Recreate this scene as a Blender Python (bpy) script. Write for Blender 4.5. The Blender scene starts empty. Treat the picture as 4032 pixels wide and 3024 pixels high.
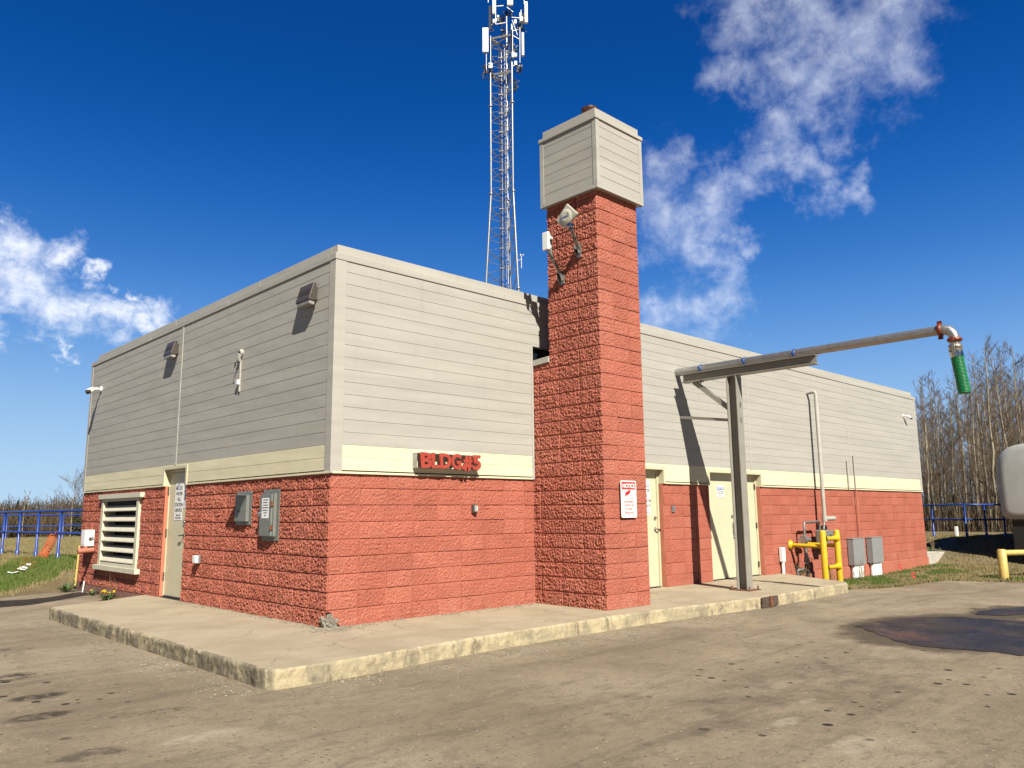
import bpy, bmesh, math, random
import numpy as np
from mathutils import Vector, Matrix
PI = math.pi
R = math.radians
random.seed(7)
rng = np.random.default_rng(11)
S = bpy.context.scene
COL = S.collection

# ------------------------------------------------------------------ camera
cam_d = bpy.data.cameras.new('camera')
cam = bpy.data.objects.new('camera', cam_d)
COL.objects.link(cam)
CAMP = Vector((-4.930, -8.235, 1.277))
YAW, PIT, ROL = 0.765093, 0.162854, -0.009517
_fw = Vector((math.sin(YAW)*math.cos(PIT), math.cos(YAW)*math.cos(PIT), math.sin(PIT)))
_r0 = Vector((math.cos(YAW), -math.sin(YAW), 0)); _u0 = _r0.cross(_fw)
_r = _r0*math.cos(ROL) + _u0*math.sin(ROL); _u = -_r0*math.sin(ROL) + _u0*math.cos(ROL)
cam.matrix_world = Matrix(((_r.x, _u.x, -_fw.x, CAMP.x), (_r.y, _u.y, -_fw.y, CAMP.y), (_r.z, _u.z, -_fw.z, CAMP.z), (0, 0, 0, 1)))
cam_d.sensor_width = 36.0
cam_d.lens = 3101.8/4032*36.0
cam_d.clip_start = 0.05
cam_d.clip_end = 3000
S.camera = cam

# ------------------------------------------------------------------ view, sun, sky
S.view_settings.view_transform = 'Standard'
S.view_settings.look = 'None'
S.view_settings.exposure = 1.05
S.view_settings.gamma = 1.0
TRAVEL = Vector((0.41, 1.0, -0.98)).normalized()       # direction the sunlight travels
sun_d = bpy.data.lights.new('sun', 'SUN')
sun_d.energy = 5.0
sun_d.angle = R(0.5)
sun_d.color = (1.0, 0.93, 0.80)
sun = bpy.data.objects.new('sun', sun_d); COL.objects.link(sun)
sun.rotation_euler = TRAVEL.to_track_quat('-Z', 'Y').to_euler()
sun.location = (-20, -40, 40)

W = bpy.data.worlds.new('World'); S.world = W
W.use_nodes = True
nt = W.node_tree; nt.nodes.clear()
def wn(t, **k):
    n = nt.nodes.new(t)
    for a, b in k.items(): setattr(n, a, b)
    return n
def wm(op, a, b=None, c=None, clamp=False):
    n = wn('ShaderNodeMath', operation=op, use_clamp=clamp)
    for i, v in enumerate((a, b, c)):
        if v is None: continue
        if isinstance(v, (int, float)): n.inputs[i].default_value = v
        else: nt.links.new(v, n.inputs[i])
    return n.outputs[0]
sky = wn('ShaderNodeTexSky', sky_type='NISHITA', sun_disc=False, sun_elevation=math.asin(-TRAVEL.z),
         sun_rotation=math.atan2(-TRAVEL.x, -TRAVEL.y), air_density=1.0, dust_density=0.15, ozone_density=2.2, altitude=300)
tc = wn('ShaderNodeTexCoord')
hsv = wn('ShaderNodeHueSaturation'); hsv.inputs['Saturation'].default_value = 1.22; hsv.inputs['Value'].default_value = 1.0
nt.links.new(sky.outputs[0], hsv.inputs['Color'])
nrm = wn('ShaderNodeVectorMath', operation='NORMALIZE'); nt.links.new(tc.outputs['Generated'], nrm.inputs[0])
D = nrm.outputs[0]
sep = wn('ShaderNodeSeparateXYZ'); nt.links.new(D, sep.inputs[0])
den = wm('ADD', wm('ABSOLUTE', sep.outputs[2]), 0.22)
cmb = wn('ShaderNodeCombineXYZ')
nt.links.new(wm('DIVIDE', sep.outputs[0], den), cmb.inputs[0]); nt.links.new(wm('DIVIDE', sep.outputs[1], den), cmb.inputs[1])
def wnoise(scale, detail, rough, dist, vec=None, off=0.0):
    n = wn('ShaderNodeTexNoise', noise_dimensions='3D')
    n.inputs['Scale'].default_value = scale; n.inputs['Detail'].default_value = detail
    n.inputs['Roughness'].default_value = rough; n.inputs['Distortion'].default_value = dist
    nt.links.new(vec or cmb.outputs[0], n.inputs['Vector'])
    return n.outputs['Fac']
big = wnoise(6.0, 4, 0.55, 0.7)
fine = wnoise(15.0, 7, 0.6, 0.5)
dn = wnoise(34.0, 6, 0.68, 0.3, D)
wv = wn('ShaderNodeTexNoise', noise_dimensions='3D'); wv.inputs['Scale'].default_value = 16; wv.inputs['Detail'].default_value = 6; wv.inputs['Roughness'].default_value = .62
nt.links.new(D, wv.inputs['Vector'])
ws = wn('ShaderNodeVectorMath', operation='SUBTRACT'); nt.links.new(wv.outputs['Color'], ws.inputs[0]); ws.inputs[1].default_value = (.5, .5, .5)
wsc = wn('ShaderNodeVectorMath', operation='SCALE'); wsc.inputs['Scale'].default_value = 0.13; nt.links.new(ws.outputs[0], wsc.inputs[0])
wadd = wn('ShaderNodeVectorMath', operation='ADD'); nt.links.new(D, wadd.inputs[0]); nt.links.new(wsc.outputs[0], wadd.inputs[1])
DW = wadd.outputs[0]
def blobs(lst):
    """cloud banks: soft spots of sky at fixed compass directions (x, y, z, radius)"""
    out = None
    for x, y, z, r in lst:
        v = wn('ShaderNodeVectorMath', operation='DISTANCE'); nt.links.new(DW, v.inputs[0]); v.inputs[1].default_value = (x, y, z)
        f = wm('SUBTRACT', 1.0, wm('DIVIDE', v.outputs['Value'], r*1.25), clamp=True)
        out = f if out is None else wm('MAXIMUM', out, f)
    return out
right_bank = blobs([(.734,.394,.553,.06),(.775,.334,.537,.07),(.815,.26,.52,.06),(.80,.30,.505,.07),(.835,.27,.478,.06),
  (.76,.415,.495,.055),(.794,.364,.487,.06),(.819,.334,.467,.06),(.811,.386,.44,.055),(.826,.35,.443,.05),(.813,.413,.411,.05),
  (.831,.389,.397,.045),(.801,.468,.374,.05),(.809,.448,.381,.045),(.754,.521,.4,.05),(.759,.532,.376,.055),(.776,.532,.339,.06),
  (.795,.505,.336,.055),(.808,.474,.348,.045),(.812,.499,.303,.045),(.826,.489,.28,.04),(.826,.504,.254,.045),(.812,.535,.235,.05),
  (.8,.555,.23,.045),(.78,.57,.24,.04),(.852,.379,.361,.035),(.865,.347,.36,.03),
  (.827,.462,.321,.03)])
left_bank = blobs([(.16,.943,.285,.05),(.18,.94,.278,.05),(.217,.936,.278,.04),(.255,.931,.262,.02),(.176,.954,.243,.05),(.19,.954,.227,.055),
  (.221,.951,.214,.05),(.247,.944,.219,.045),(.273,.937,.222,.042),(.304,.926,.225,.036),(.32,.917,.235,.028),(.29,.924,.254,.018),
  (.15,.955,.22,.06),(.175,.965,.188,.02),(.213,.961,.176,.016),(.234,.956,.176,.016),(.10,.955,.25,.07),(.05,.96,.24,.07)])
def cover(bank, lo, hi, gain, tex):
    v = wm('ADD', wm('MULTIPLY', bank, gain), tex)
    m = wn('ShaderNodeMapRange', interpolation_type='SMOOTHSTEP'); nt.links.new(v, m.inputs[0])
    m.inputs[1].default_value = lo; m.inputs[2].default_value = hi
    return m.outputs[0]
tex = wm('ADD', wm('MULTIPLY', big, 0.45), wm('ADD', wm('MULTIPLY', fine, 0.35), wm('MULTIPLY', dn, 0.45)))
cr = wm('MULTIPLY', cover(right_bank, 0.78, 1.66, 0.82, tex), 0.52)
cl = wm('MULTIPLY', cover(left_bank, 0.86, 1.52, 0.85, tex), 0.90)
cl = wm('MULTIPLY', cl, wm('GREATER_THAN', sep.outputs[1], 0.8))
cf = wm('MAXIMUM', cr, cl, clamp=True)
ccol = wn('ShaderNodeMix', data_type='RGBA')
shade = wn('ShaderNodeMapRange'); nt.links.new(dn, shade.inputs[0]); shade.inputs[1].default_value = .35; shade.inputs[2].default_value = .65
nt.links.new(shade.outputs[0], ccol.inputs['Factor'])
ccol.inputs['A'].default_value = (6.6, 7.4, 9.2, 1); ccol.inputs['B'].default_value = (9.6, 9.9, 10.6, 1)
ramp = wn('ShaderNodeValToRGB'); ramp.color_ramp.interpolation = 'B_SPLINE'
els = ramp.color_ramp.elements
stops = [(0.0, (.50, .70, .88)), (.10, (.33, .55, .84)), (.20, (.13, .34, .74)), (.30, (.028, .175, .575)), (.42, (.002, .088, .40)), (.55, (.0005, .056, .275)), (1.0, (.002, .04, .20))]
els[0].position, els[0].color = stops[0][0], (*stops[0][1], 1); els[1].position, els[1].color = stops[-1][0], (*stops[-1][1], 1)
for p_, c_ in stops[1:-1]:
    e_ = els.new(p_); e_.color = (*c_, 1)
nt.links.new(sep.outputs[2], ramp.inputs[0])
gain = wn('ShaderNodeVectorMath', operation='SCALE'); gain.inputs['Scale'].default_value = 9.3; nt.links.new(ramp.outputs[0], gain.inputs[0])
# sky behind the camera and overhead dimmed unphysically, to cut fill and deepen shadows
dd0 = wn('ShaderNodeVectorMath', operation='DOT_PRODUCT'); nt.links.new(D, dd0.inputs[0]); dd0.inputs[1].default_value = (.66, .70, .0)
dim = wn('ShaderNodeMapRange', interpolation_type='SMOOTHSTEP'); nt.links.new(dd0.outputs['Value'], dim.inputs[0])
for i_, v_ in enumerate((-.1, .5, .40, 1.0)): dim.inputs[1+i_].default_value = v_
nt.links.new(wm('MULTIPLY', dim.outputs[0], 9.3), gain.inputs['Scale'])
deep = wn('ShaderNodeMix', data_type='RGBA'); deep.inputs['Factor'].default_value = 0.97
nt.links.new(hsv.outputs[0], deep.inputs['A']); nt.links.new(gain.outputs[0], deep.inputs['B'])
mx = wn('ShaderNodeMix', data_type='RGBA')
nt.links.new(cf, mx.inputs['Factor']); nt.links.new(deep.outputs['Result'], mx.inputs['A']); nt.links.new(ccol.outputs['Result'], mx.inputs['B'])
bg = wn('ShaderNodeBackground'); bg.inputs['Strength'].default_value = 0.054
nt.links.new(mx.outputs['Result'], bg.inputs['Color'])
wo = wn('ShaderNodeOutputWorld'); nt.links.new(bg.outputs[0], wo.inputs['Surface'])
W.cycles.sampling_method = 'MANUAL'; W.cycles.sample_map_resolution = 512

# ------------------------------------------------------------------ mesh helpers
ORG = {}
class MB:
    def __init__(s): s.v = []; s.f = []; s.sm = []
    def add(s, vs, fs, smooth=False):
        b = len(s.v); s.v += [tuple(p) for p in vs]
        s.f += [tuple(i+b for i in f) for f in fs]; s.sm += [smooth]*len(fs); return s
    def box(s, x0, x1, y0, y1, z0, z1):
        x0, x1 = min(x0, x1), max(x0, x1); y0, y1 = min(y0, y1), max(y0, y1); z0, z1 = min(z0, z1), max(z0, z1)
        return s.add([(x0,y0,z0),(x1,y0,z0),(x1,y1,z0),(x0,y1,z0),(x0,y0,z1),(x1,y0,z1),(x1,y1,z1),(x0,y1,z1)],
                     [(0,3,2,1),(4,5,6,7),(0,1,5,4),(1,2,6,5),(2,3,7,6),(3,0,4,7)])
    def prism(s, pts, off):
        n = len(pts); off = Vector(off); a = [Vector(p) for p in pts]; b = [p+off for p in a]
        nn = Vector((0,0,0))
        for i in range(n): nn += a[i].cross(a[(i+1) % n])
        if nn.dot(off) > 0: a.reverse(); b.reverse()
        return s.add(a+b, [tuple(range(n)), tuple(range(2*n-1, n-1, -1))] + [(i, i+n, (i+1) % n + n, (i+1) % n) for i in range(n)])
    def obox(s, c, ax, ay, az):
        c = Vector(c); ax, ay, az = Vector(ax), Vector(ay), Vector(az)
        vs = [c+i*ax+j*ay+k*az for k in (-1, 1) for (i, j) in ((-1,-1),(1,-1),(1,1),(-1,1))]
        fs = [(0,3,2,1),(4,5,6,7),(0,1,5,4),(1,2,6,5),(2,3,7,6),(3,0,4,7)]
        if ax.cross(ay).dot(az) < 0: fs = [tuple(reversed(f)) for f in fs]
        return s.add(vs, fs)
    def bar(s, p, q, w, h, up=(0,0,1)):
        p, q = Vector(p), Vector(q); d = q-p; L = d.length; d.normalize()
        a = d.cross(Vector(up))
        if a.length < 1e-4: a = d.cross(Vector((1,0,0)))
        a.normalize(); b = a.cross(d)
        return s.obox((p+q)/2, d*L/2, a*w/2, b*h/2)
    def tube(s, pts, r, n=10, caps=True, smooth=True):
        P = [Vector(p) for p in pts]
        rs = r if isinstance(r, (list, tuple)) else [r]*len(P)
        vs = []; prev = None
        for i, p in enumerate(P):
            t = (P[min(i+1, len(P)-1)] - P[max(i-1, 0)])
            t.normalize()
            if prev is None:
                a = t.cross(Vector((0,0,1)))
                if a.length < 1e-3: a = t.cross(Vector((1,0,0)))
            else:
                a = prev - t*prev.dot(t)
            a.normalize(); prev = a; b = t.cross(a)
            for k in range(n):
                an = 2*PI*k/n
                vs.append(p + (a*math.cos(an) + b*math.sin(an))*rs[i])
        fs = [(i*n+k, i*n+(k+1) % n, (i+1)*n+(k+1) % n, (i+1)*n+k) for i in range(len(P)-1) for k in range(n)]
        s.add(vs, fs, smooth)
        if caps:
            m = len(P)-1
            s.add(vs[:n], [tuple(range(n-1, -1, -1))]); s.add(vs[m*n:], [tuple(range(n))])
        return s
    def ball(s, c, r, n=10, m=6, sc=(1,1,1)):
        c = Vector(c); vs = [c+Vector((0,0,r*sc[2]))]
        for j in range(1, m):
            th = PI*j/m
            for k in range(n):
                an = 2*PI*k/n
                vs.append(c+Vector((r*sc[0]*math.sin(th)*math.cos(an), r*sc[1]*math.sin(th)*math.sin(an), r*sc[2]*math.cos(th))))
        vs.append(c-Vector((0,0,r*sc[2])))
        fs = [(0, 1+k, 1+(k+1) % n) for k in range(n)]
        for j in range(m-2):
            fs += [(1+j*n+k, 1+(j+1)*n+k, 1+(j+1)*n+(k+1) % n, 1+j*n+(k+1) % n) for k in range(n)]
        e = len(vs)-1; o = 1+(m-2)*n
        fs += [(e, o+(k+1) % n, o+k) for k in range(n)]
        return s.add(vs, fs, True)
    def build(s, name, mat, parent=None, bevel=0, seg=2):
        o = ORG.get(parent.name, Vector((0,0,0))) if parent else Vector((0,0,0))
        me = bpy.data.meshes.new(name)
        me.from_pydata([(p[0]-o.x, p[1]-o.y, p[2]-o.z) for p in s.v], [], s.f)
        me.polygons.foreach_set('use_smooth', s.sm)
        me.update()
        return link(name, me, mat, parent, bevel, seg)
def link(name, me, mat, parent=None, bevel=0, seg=2):
    if mat: me.materials.append(mat)
    ob = bpy.data.objects.new(name, me); COL.objects.link(ob)
    if parent:
        ob.parent = parent; ORG[ob.name] = ORG.get(parent.name, Vector((0,0,0)))
    else: ORG[ob.name] = Vector((0,0,0))
    if bevel:
        m = ob.modifiers.new('edge', 'BEVEL'); m.width = bevel; m.segments = seg; m.limit_method = 'ANGLE'; m.angle_limit = R(40)
    return ob
def grid_mesh(name, X, Y, Z, mat, parent=None, keep=None, smooth=True, flip=False, tone=None):
    """X, Y, Z: arrays (rows, cols) -> one quad sheet; keep: bool per face"""
    o = ORG.get(parent.name, Vector((0,0,0))) if parent else Vector((0,0,0))
    nr, nc = X.shape
    co = np.stack([X-o.x, Y-o.y, Z-o.z], -1).reshape(-1, 3).astype(np.float32)
    i = np.arange(nr*nc).reshape(nr, nc)
    q = np.stack([i[:-1,:-1], i[:-1,1:], i[1:,1:], i[1:,:-1]], -1)
    if flip: q = q[..., ::-1]
    q = q.reshape(-1, 4)
    if keep is not None: q = q[keep.reshape(-1)]
    ob = raw_mesh(name, co, q, mat, parent, smooth)
    if tone is not None and len(ob.data.vertices) == tone.size:
        a = ob.data.attributes.new('tone', 'FLOAT', 'POINT'); a.data.foreach_set('value', np.ascontiguousarray(tone, np.float32).ravel())
    return ob
def raw_mesh(name, co, q, mat, parent=None, smooth=False):
    me = bpy.data.meshes.new(name)
    k = q.shape[1]
    me.vertices.add(len(co)); me.vertices.foreach_set('co', np.ascontiguousarray(co, np.float32).ravel())
    me.loops.add(q.size); me.loops.foreach_set('vertex_index', np.ascontiguousarray(q, np.int32).ravel())
    me.polygons.add(len(q)); me.polygons.foreach_set('loop_start', np.arange(0, q.size, k, dtype=np.int32))
    me.polygons.foreach_set('use_smooth', np.full(len(q), smooth))
    me.update(calc_edges=True); me.validate()
    return link(name, me, mat, parent)
def thing(name, label, cat, loc=(0,0,0), group=None, kind=None):
    o = bpy.data.objects.new(name, None); COL.objects.link(o)
    o.location = loc; o.empty_display_size = .2
    ORG[o.name] = Vector(loc)
    o['label'] = label; o['category'] = cat
    if group: o['group'] = group
    if kind: o['kind'] = kind
    return o
def tag(o, label, cat=None, group=None, kind=None):
    o['label'] = label
    if cat: o['category'] = cat
    if group: o['group'] = group
    if kind: o['kind'] = kind
    return o

# ------------------------------------------------------------------ numpy noise
def _hash(ix, iy, seed):
    h = (ix.astype(np.int64)*374761393 + iy.astype(np.int64)*668265263 + seed*1442695041) & 0xffffffff
    h = ((h ^ (h >> 13))*1274126177) & 0xffffffff
    return ((h ^ (h >> 16)) & 0xffff)/65535.0
def pnoise(x, y, seed=0):
    x0 = np.floor(x); y0 = np.floor(y); fx = x-x0; fy = y-y0
    def g(ix, iy, dx, dy):
        a = _hash(ix, iy, seed)*2*PI
        return np.cos(a)*dx + np.sin(a)*dy
    u = fx*fx*fx*(fx*(fx*6-15)+10); v = fy*fy*fy*(fy*(fy*6-15)+10)
    n00 = g(x0, y0, fx, fy); n10 = g(x0+1, y0, fx-1, fy); n01 = g(x0, y0+1, fx, fy-1); n11 = g(x0+1, y0+1, fx-1, fy-1)
    return ((n00*(1-u)+n10*u)*(1-v) + (n01*(1-u)+n11*u)*v)*1.5
def sstep(a, b, x):
    t = np.clip((x-a)/(b-a), 0, 1); return t*t*(3-2*t)

# ------------------------------------------------------------------ materials
def L(r, g, b):
    f = lambda c: ((c/255+0.055)/1.055)**2.4 if c > 10 else c/255/12.92
    return (f(r), f(g), f(b))
ALB = .60
class MT:
    alb = ALB
    def __init__(s, name, rough=.6, metal=0., spec=.5):
        s.m = bpy.data.materials.new(name); s.m.use_nodes = True
        s.t = s.m.node_tree; s.b = s.t.nodes['Principled BSDF']
        s.b.inputs['Roughness'].default_value = rough; s.b.inputs['Metallic'].default_value = metal
        s.b.inputs['Specular IOR Level'].default_value = spec
        s.pos = s.n('ShaderNodeNewGeometry').outputs['Position']
    def n(s, t, **k):
        n = s.t.nodes.new(t)
        for a, b in k.items(): setattr(n, a, b)
        return n
    def lk(s, a, b): s.t.links.new(a, b)
    def sc(s, sx, sy, sz, vec=None, rot=(0,0,0)):
        m = s.n('ShaderNodeMapping'); m.inputs['Scale'].default_value = (sx, sy, sz); m.inputs['Rotation'].default_value = rot
        s.lk(vec or s.pos, m.inputs['Vector']); return m.outputs[0]
    def noise(s, scale, detail=4, rough=.55, dist=0, vec=None):
        n = s.n('ShaderNodeTexNoise'); n.inputs['Scale'].default_value = scale; n.inputs['Detail'].default_value = detail
        n.inputs['Roughness'].default_value = rough; n.inputs['Distortion'].default_value = dist
        s.lk(vec or s.pos, n.inputs['Vector']); return n.outputs['Fac']
    def vor(s, scale, vec=None, feature='F1', rnd=1.):
        n = s.n('ShaderNodeTexVoronoi', feature=feature); n.inputs['Scale'].default_value = scale; n.inputs['Randomness'].default_value = rnd
        s.lk(vec or s.pos, n.inputs['Vector']); return n
    def rng(s, v, a, b, c=0., d=1., smooth=True):
        m = s.n('ShaderNodeMapRange'); m.interpolation_type = 'SMOOTHSTEP' if smooth else 'LINEAR'
        s.lk(v, m.inputs[0])
        for i, q in enumerate((a, b, c, d)): m.inputs[1+i].default_value = q
        return m.outputs[0]
    def mth(s, op, a, b=None):
        m = s.n('ShaderNodeMath', operation=op)
        for i, v in enumerate((a, b)):
            if v is None: continue
            if isinstance(v, (int, float)): m.inputs[i].default_value = v
            else: s.lk(v, m.inputs[i])
        return m.outputs[0]
    def mix(s, f, a, b):
        m = s.n('ShaderNodeMix', data_type='RGBA')
        if isinstance(f, (int, float)): m.inputs['Factor'].default_value = f
        else: s.lk(f, m.inputs['Factor'])
        for k, v in (('A', a), ('B', b)):
            if isinstance(v, tuple): m.inputs[k].default_value = (*(q*s.alb for q in v[:3]), 1)
            else: s.lk(v, m.inputs[k])
        return m.outputs['Result']
    def col(s, c):
        if isinstance(c, tuple): s.b.inputs['Base Color'].default_value = (*(q*s.alb for q in c[:3]), 1)
        else: s.lk(c, s.b.inputs['Base Color'])
        return s
    def rough(s, v): s.lk(v, s.b.inputs['Roughness']); return s
    def bump(s, v, strength=.3, dist=.01, prev=None):
        n = s.n('ShaderNodeBump'); n.inputs['Strength'].default_value = strength; n.inputs['Distance'].default_value = dist
        s.lk(v, n.inputs['Height'])
        if prev is not None: s.lk(prev, n.inputs['Normal'])
        s.lk(n.outputs[0], s.b.inputs['Normal']); return n.outputs[0]
def paint(name, c, rough=.45, metal=0., var=.08, scale=6., bump=.0, spec=.5, dirt=None, dirt_amt=0.):
    m = MT(name, rough, metal, spec)
    if metal > .3 or min(c) > .7: m.alb = .8
    f = m.rng(m.noise(scale, 5, .6), .3, .7)
    a = tuple(max(0, x*(1-var)) for x in c); b = tuple(min(1, x*(1+var)) for x in c)
    cc = m.mix(f, a, b)
    if dirt: cc = m.mix(m.mth('MULTIPLY', m.rng(m.noise(scale*2.3, 6, .65), .5, .75), dirt_amt), cc, dirt)
    m.col(cc)
    m.rough(m.rng(m.noise(scale*3, 3), .3, .7, max(.03, rough-.08), min(1, rough+.08)))
    if bump: m.bump(m.noise(scale*14, 3), bump, .004)
    return m.m

def block_paint(name='red_block_paint'):
    m = MT(name, .72, 0, .35)
    base = (.50, .148, .097)
    f = m.rng(m.noise(2.2, 5, .6), .3, .7)
    c = m.mix(f, tuple(x*.90 for x in base), tuple(min(1, x*1.10) for x in base))
    c = m.mix(m.rng(m.noise(40, 4, .7), .35, .65, 0, .28), c, (.42, .12, .075))
    # scuffed pale dust in a low band near the paving
    sp = m.n('ShaderNodeSeparateXYZ'); m.lk(m.pos, sp.inputs[0])
    low = m.rng(sp.outputs[2], -.05, .32, 1, 0)
    dust = m.mth('MULTIPLY', low, m.rng(m.noise(9, 6, .7), .42, .72))
    c = m.mix(m.mth('MULTIPLY', dust, .55), c, (.60, .29, .21))
    at = m.n('ShaderNodeAttribute'); at.attribute_name = 'tone'
    c = m.mix(m.mth('MULTIPLY', m.rng(at.outputs['Fac'], .35, 1.0, 0, 1, False), .34), c, tuple(x*.72 for x in base))
    c = m.mix(m.mth('MULTIPLY', m.rng(at.outputs['Fac'], .45, .0, 0, 1, False), .22), c, (.60, .235, .165))
    fade = m.rng(m.noise(.9, 6, .7, .6), .48, .70, 0, .30)
    c = m.mix(fade, c, (.56, .21, .15))
    m.col(c)
    v = m.vor(75); b1 = m.bump(v.outputs['Distance'], .35, .008)
    m.bump(m.noise(160, 4, .7), .4, .004, b1)
    return m.m
M = {}
M['red'] = block_paint()
M['redsmooth'] = paint('red_smooth_paint', (.56, .185, .115), .65, var=.10, scale=4, bump=.3)
M['salmon'] = paint('salmon_jamb_paint', (.66, .215, .125), .6, var=.05, scale=4, bump=.2)
def siding(name, c, metal=0.):
    m = MT(name, .58, metal, .25)
    st = m.sc(.35, .35, 5)
    f = m.rng(m.noise(1.1, 5, .6, .3, st), .3, .7)
    cc = m.mix(f, tuple(x*.93 for x in c), tuple(x*1.05 for x in c))
    run = m.rng(m.noise(7, 5, .65, 0, m.sc(1.3, 1.3, .12)), .52, .78, 0, .30)
    cc = m.mix(run, cc, tuple(x*.78 for x in c))
    m.col(cc)
    m.rough(m.rng(m.noise(3, 3), .3, .7, .52, .64))
    m.bump(m.noise(1.5, 2, .5, 0, m.sc(.9, .9, 2.2)), .35, .03)
    return m.m
M['siding'] = siding('warm_grey_siding', (.52, .507, .462), .0)
M['cream'] = siding('cream_siding', (.90, .84, .60))
M['trim'] = siding('pale_trim_metal', (.535, .52, .472), .0)
M['door'] = paint('cream_door_paint', (.76, .71, .50), .4, var=.03, scale=3, dirt=(.50, .44, .28), dirt_amt=.22)
M['louver'] = paint('cream_louver_paint', (.78, .74, .58), .5, var=.04, scale=5, dirt=(.5, .45, .33), dirt_amt=.25)
M['dark'] = paint('dark_void', (.012, .012, .013), .9)
M['rubber'] = paint('black_rubber', (.015, .015, .016), .6)
M['bronze'] = paint('bronze_lamp_housing', (.085, .07, .06), .45, var=.12, scale=20)
M['lens'] = paint('frosted_lens', (.40, .40, .37), .2, spec=.6, var=.3, scale=30)
M['white'] = paint('white_plastic', (.82, .82, .80), .35, var=.03)
M['whitepaint'] = paint('white_pvc', (.80, .80, .78), .4, var=.06, dirt=(.4, .36, .28), dirt_amt=.4)
M['paper'] = paint('paper', (.80, .81, .84), .8, var=.04)
M['ink'] = paint('black_ink', (.02, .02, .022), .6)
M['blueink'] = paint('navy_ink', (.02, .05, .16), .6)
M['redink'] = paint('red_sign_ink', (.62, .02, .025), .5)
M['pinkink'] = paint('faded_red_ink', (.70, .16, .16), .5)
M['noticeblue'] = paint('blue_sign_ink', (.03, .10, .42), .5)
M['green_ink'] = paint('green_logo_ink', (.16, .30, .14), .5)
M['elec'] = paint('grey_electrical_box', (.235, .25, .235), .45, var=.07, scale=12, dirt=(.13, .11, .09), dirt_amt=.3)
M['elecl'] = paint('light_grey_enclosure', (.33, .345, .35), .45, var=.05, scale=6)
M['galv'] = paint('galvanised_steel', (.42, .44, .46), .38, .75, var=.2, scale=18)
M['galvd'] = paint('weathered_steel_pipe', (.23, .225, .215), .5, .55, var=.25, scale=9)
M['steelpaint'] = paint('grey_painted_steel', (.36, .345, .30), .5, var=.07, scale=4, dirt=(.24, .20, .15), dirt_amt=.3)
M['rust'] = paint('rusty_steel', (.20, .075, .035), .85, var=.4, scale=25, bump=.4)
M['brownsteel'] = paint('brown_steel', (.11, .075, .055), .7, var=.3, scale=14, bump=.3)
M['coupling'] = paint('red_brown_coupling', (.26, .055, .025), .4, .25, var=.3, scale=30)
M['stainless'] = paint('stainless_pipe', (.45, .44, .425), .40, .8, var=.10, scale=9)
M['brass'] = paint('grey_camlock', (.40, .37, .31), .4, .7, var=.25, scale=30)
M['chrome'] = paint('satin_chrome', (.62, .61, .58), .22, 1., var=.08)
M['hose'] = paint('green_hose', (.02, .46, .14), .35, var=.2, scale=20)
M['hosed'] = paint('black_hose_rib', (.008, .03, .018), .4, var=.2, scale=20)
M['blueclamp'] = paint('blue_clamp', (.02, .09, .35), .45)
M['yellow'] = paint('safety_yellow', (.80, .53, .015), .42, var=.06, scale=8, dirt=(.42, .26, .05), dirt_amt=.22)
M['yellowf'] = paint('faded_yellow', (.74, .55, .16), .5, var=.1, scale=9, dirt=(.45, .34, .16), dirt_amt=.5)
M['bluerail'] = paint('blue_rail_paint', (.012, .065, .36), .4, var=.12, scale=8)
M['orange'] = paint('orange_safety_net', (.82, .15, .04), .6, var=.1, scale=12)
M['flue'] = paint('brown_flue', (.13, .06, .04), .35, .5, var=.5, scale=22)
M['signred'] = paint('red_letter_paint', (.48, .078, .052), .4, var=.08, scale=10)
M['tank'] = paint('brushed_tank', (.60, .625, .62), .5, .3, var=.06, scale=2)
M['black'] = paint('black_chassis', (.012, .012, .012), .6, var=.3)
M['radome'] = paint('off_white_radome', (.66, .64, .54), .4, var=.04)
M['antenna'] = paint('white_antenna', (.86, .86, .84), .4, var=.02)
M['cable'] = paint('dark_cable', (.02, .02, .024), .5)
gm = MT('dark_glass', .04, 0, .8); gm.col((.01, .02, .03)); M['glass'] = gm.m
M['flower'] = paint('dandelion_yellow', (.85, .55, .01), .7)
M['leaf'] = paint('weed_green', (.07, .12, .025), .6, var=.35, scale=30)
M['straw'] = paint('dry_straw', (.34, .25, .12), .8, var=.25, scale=20)
M['spruce'] = paint('spruce_needles', (.022, .035, .016), .8, var=.4, scale=8)
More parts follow.
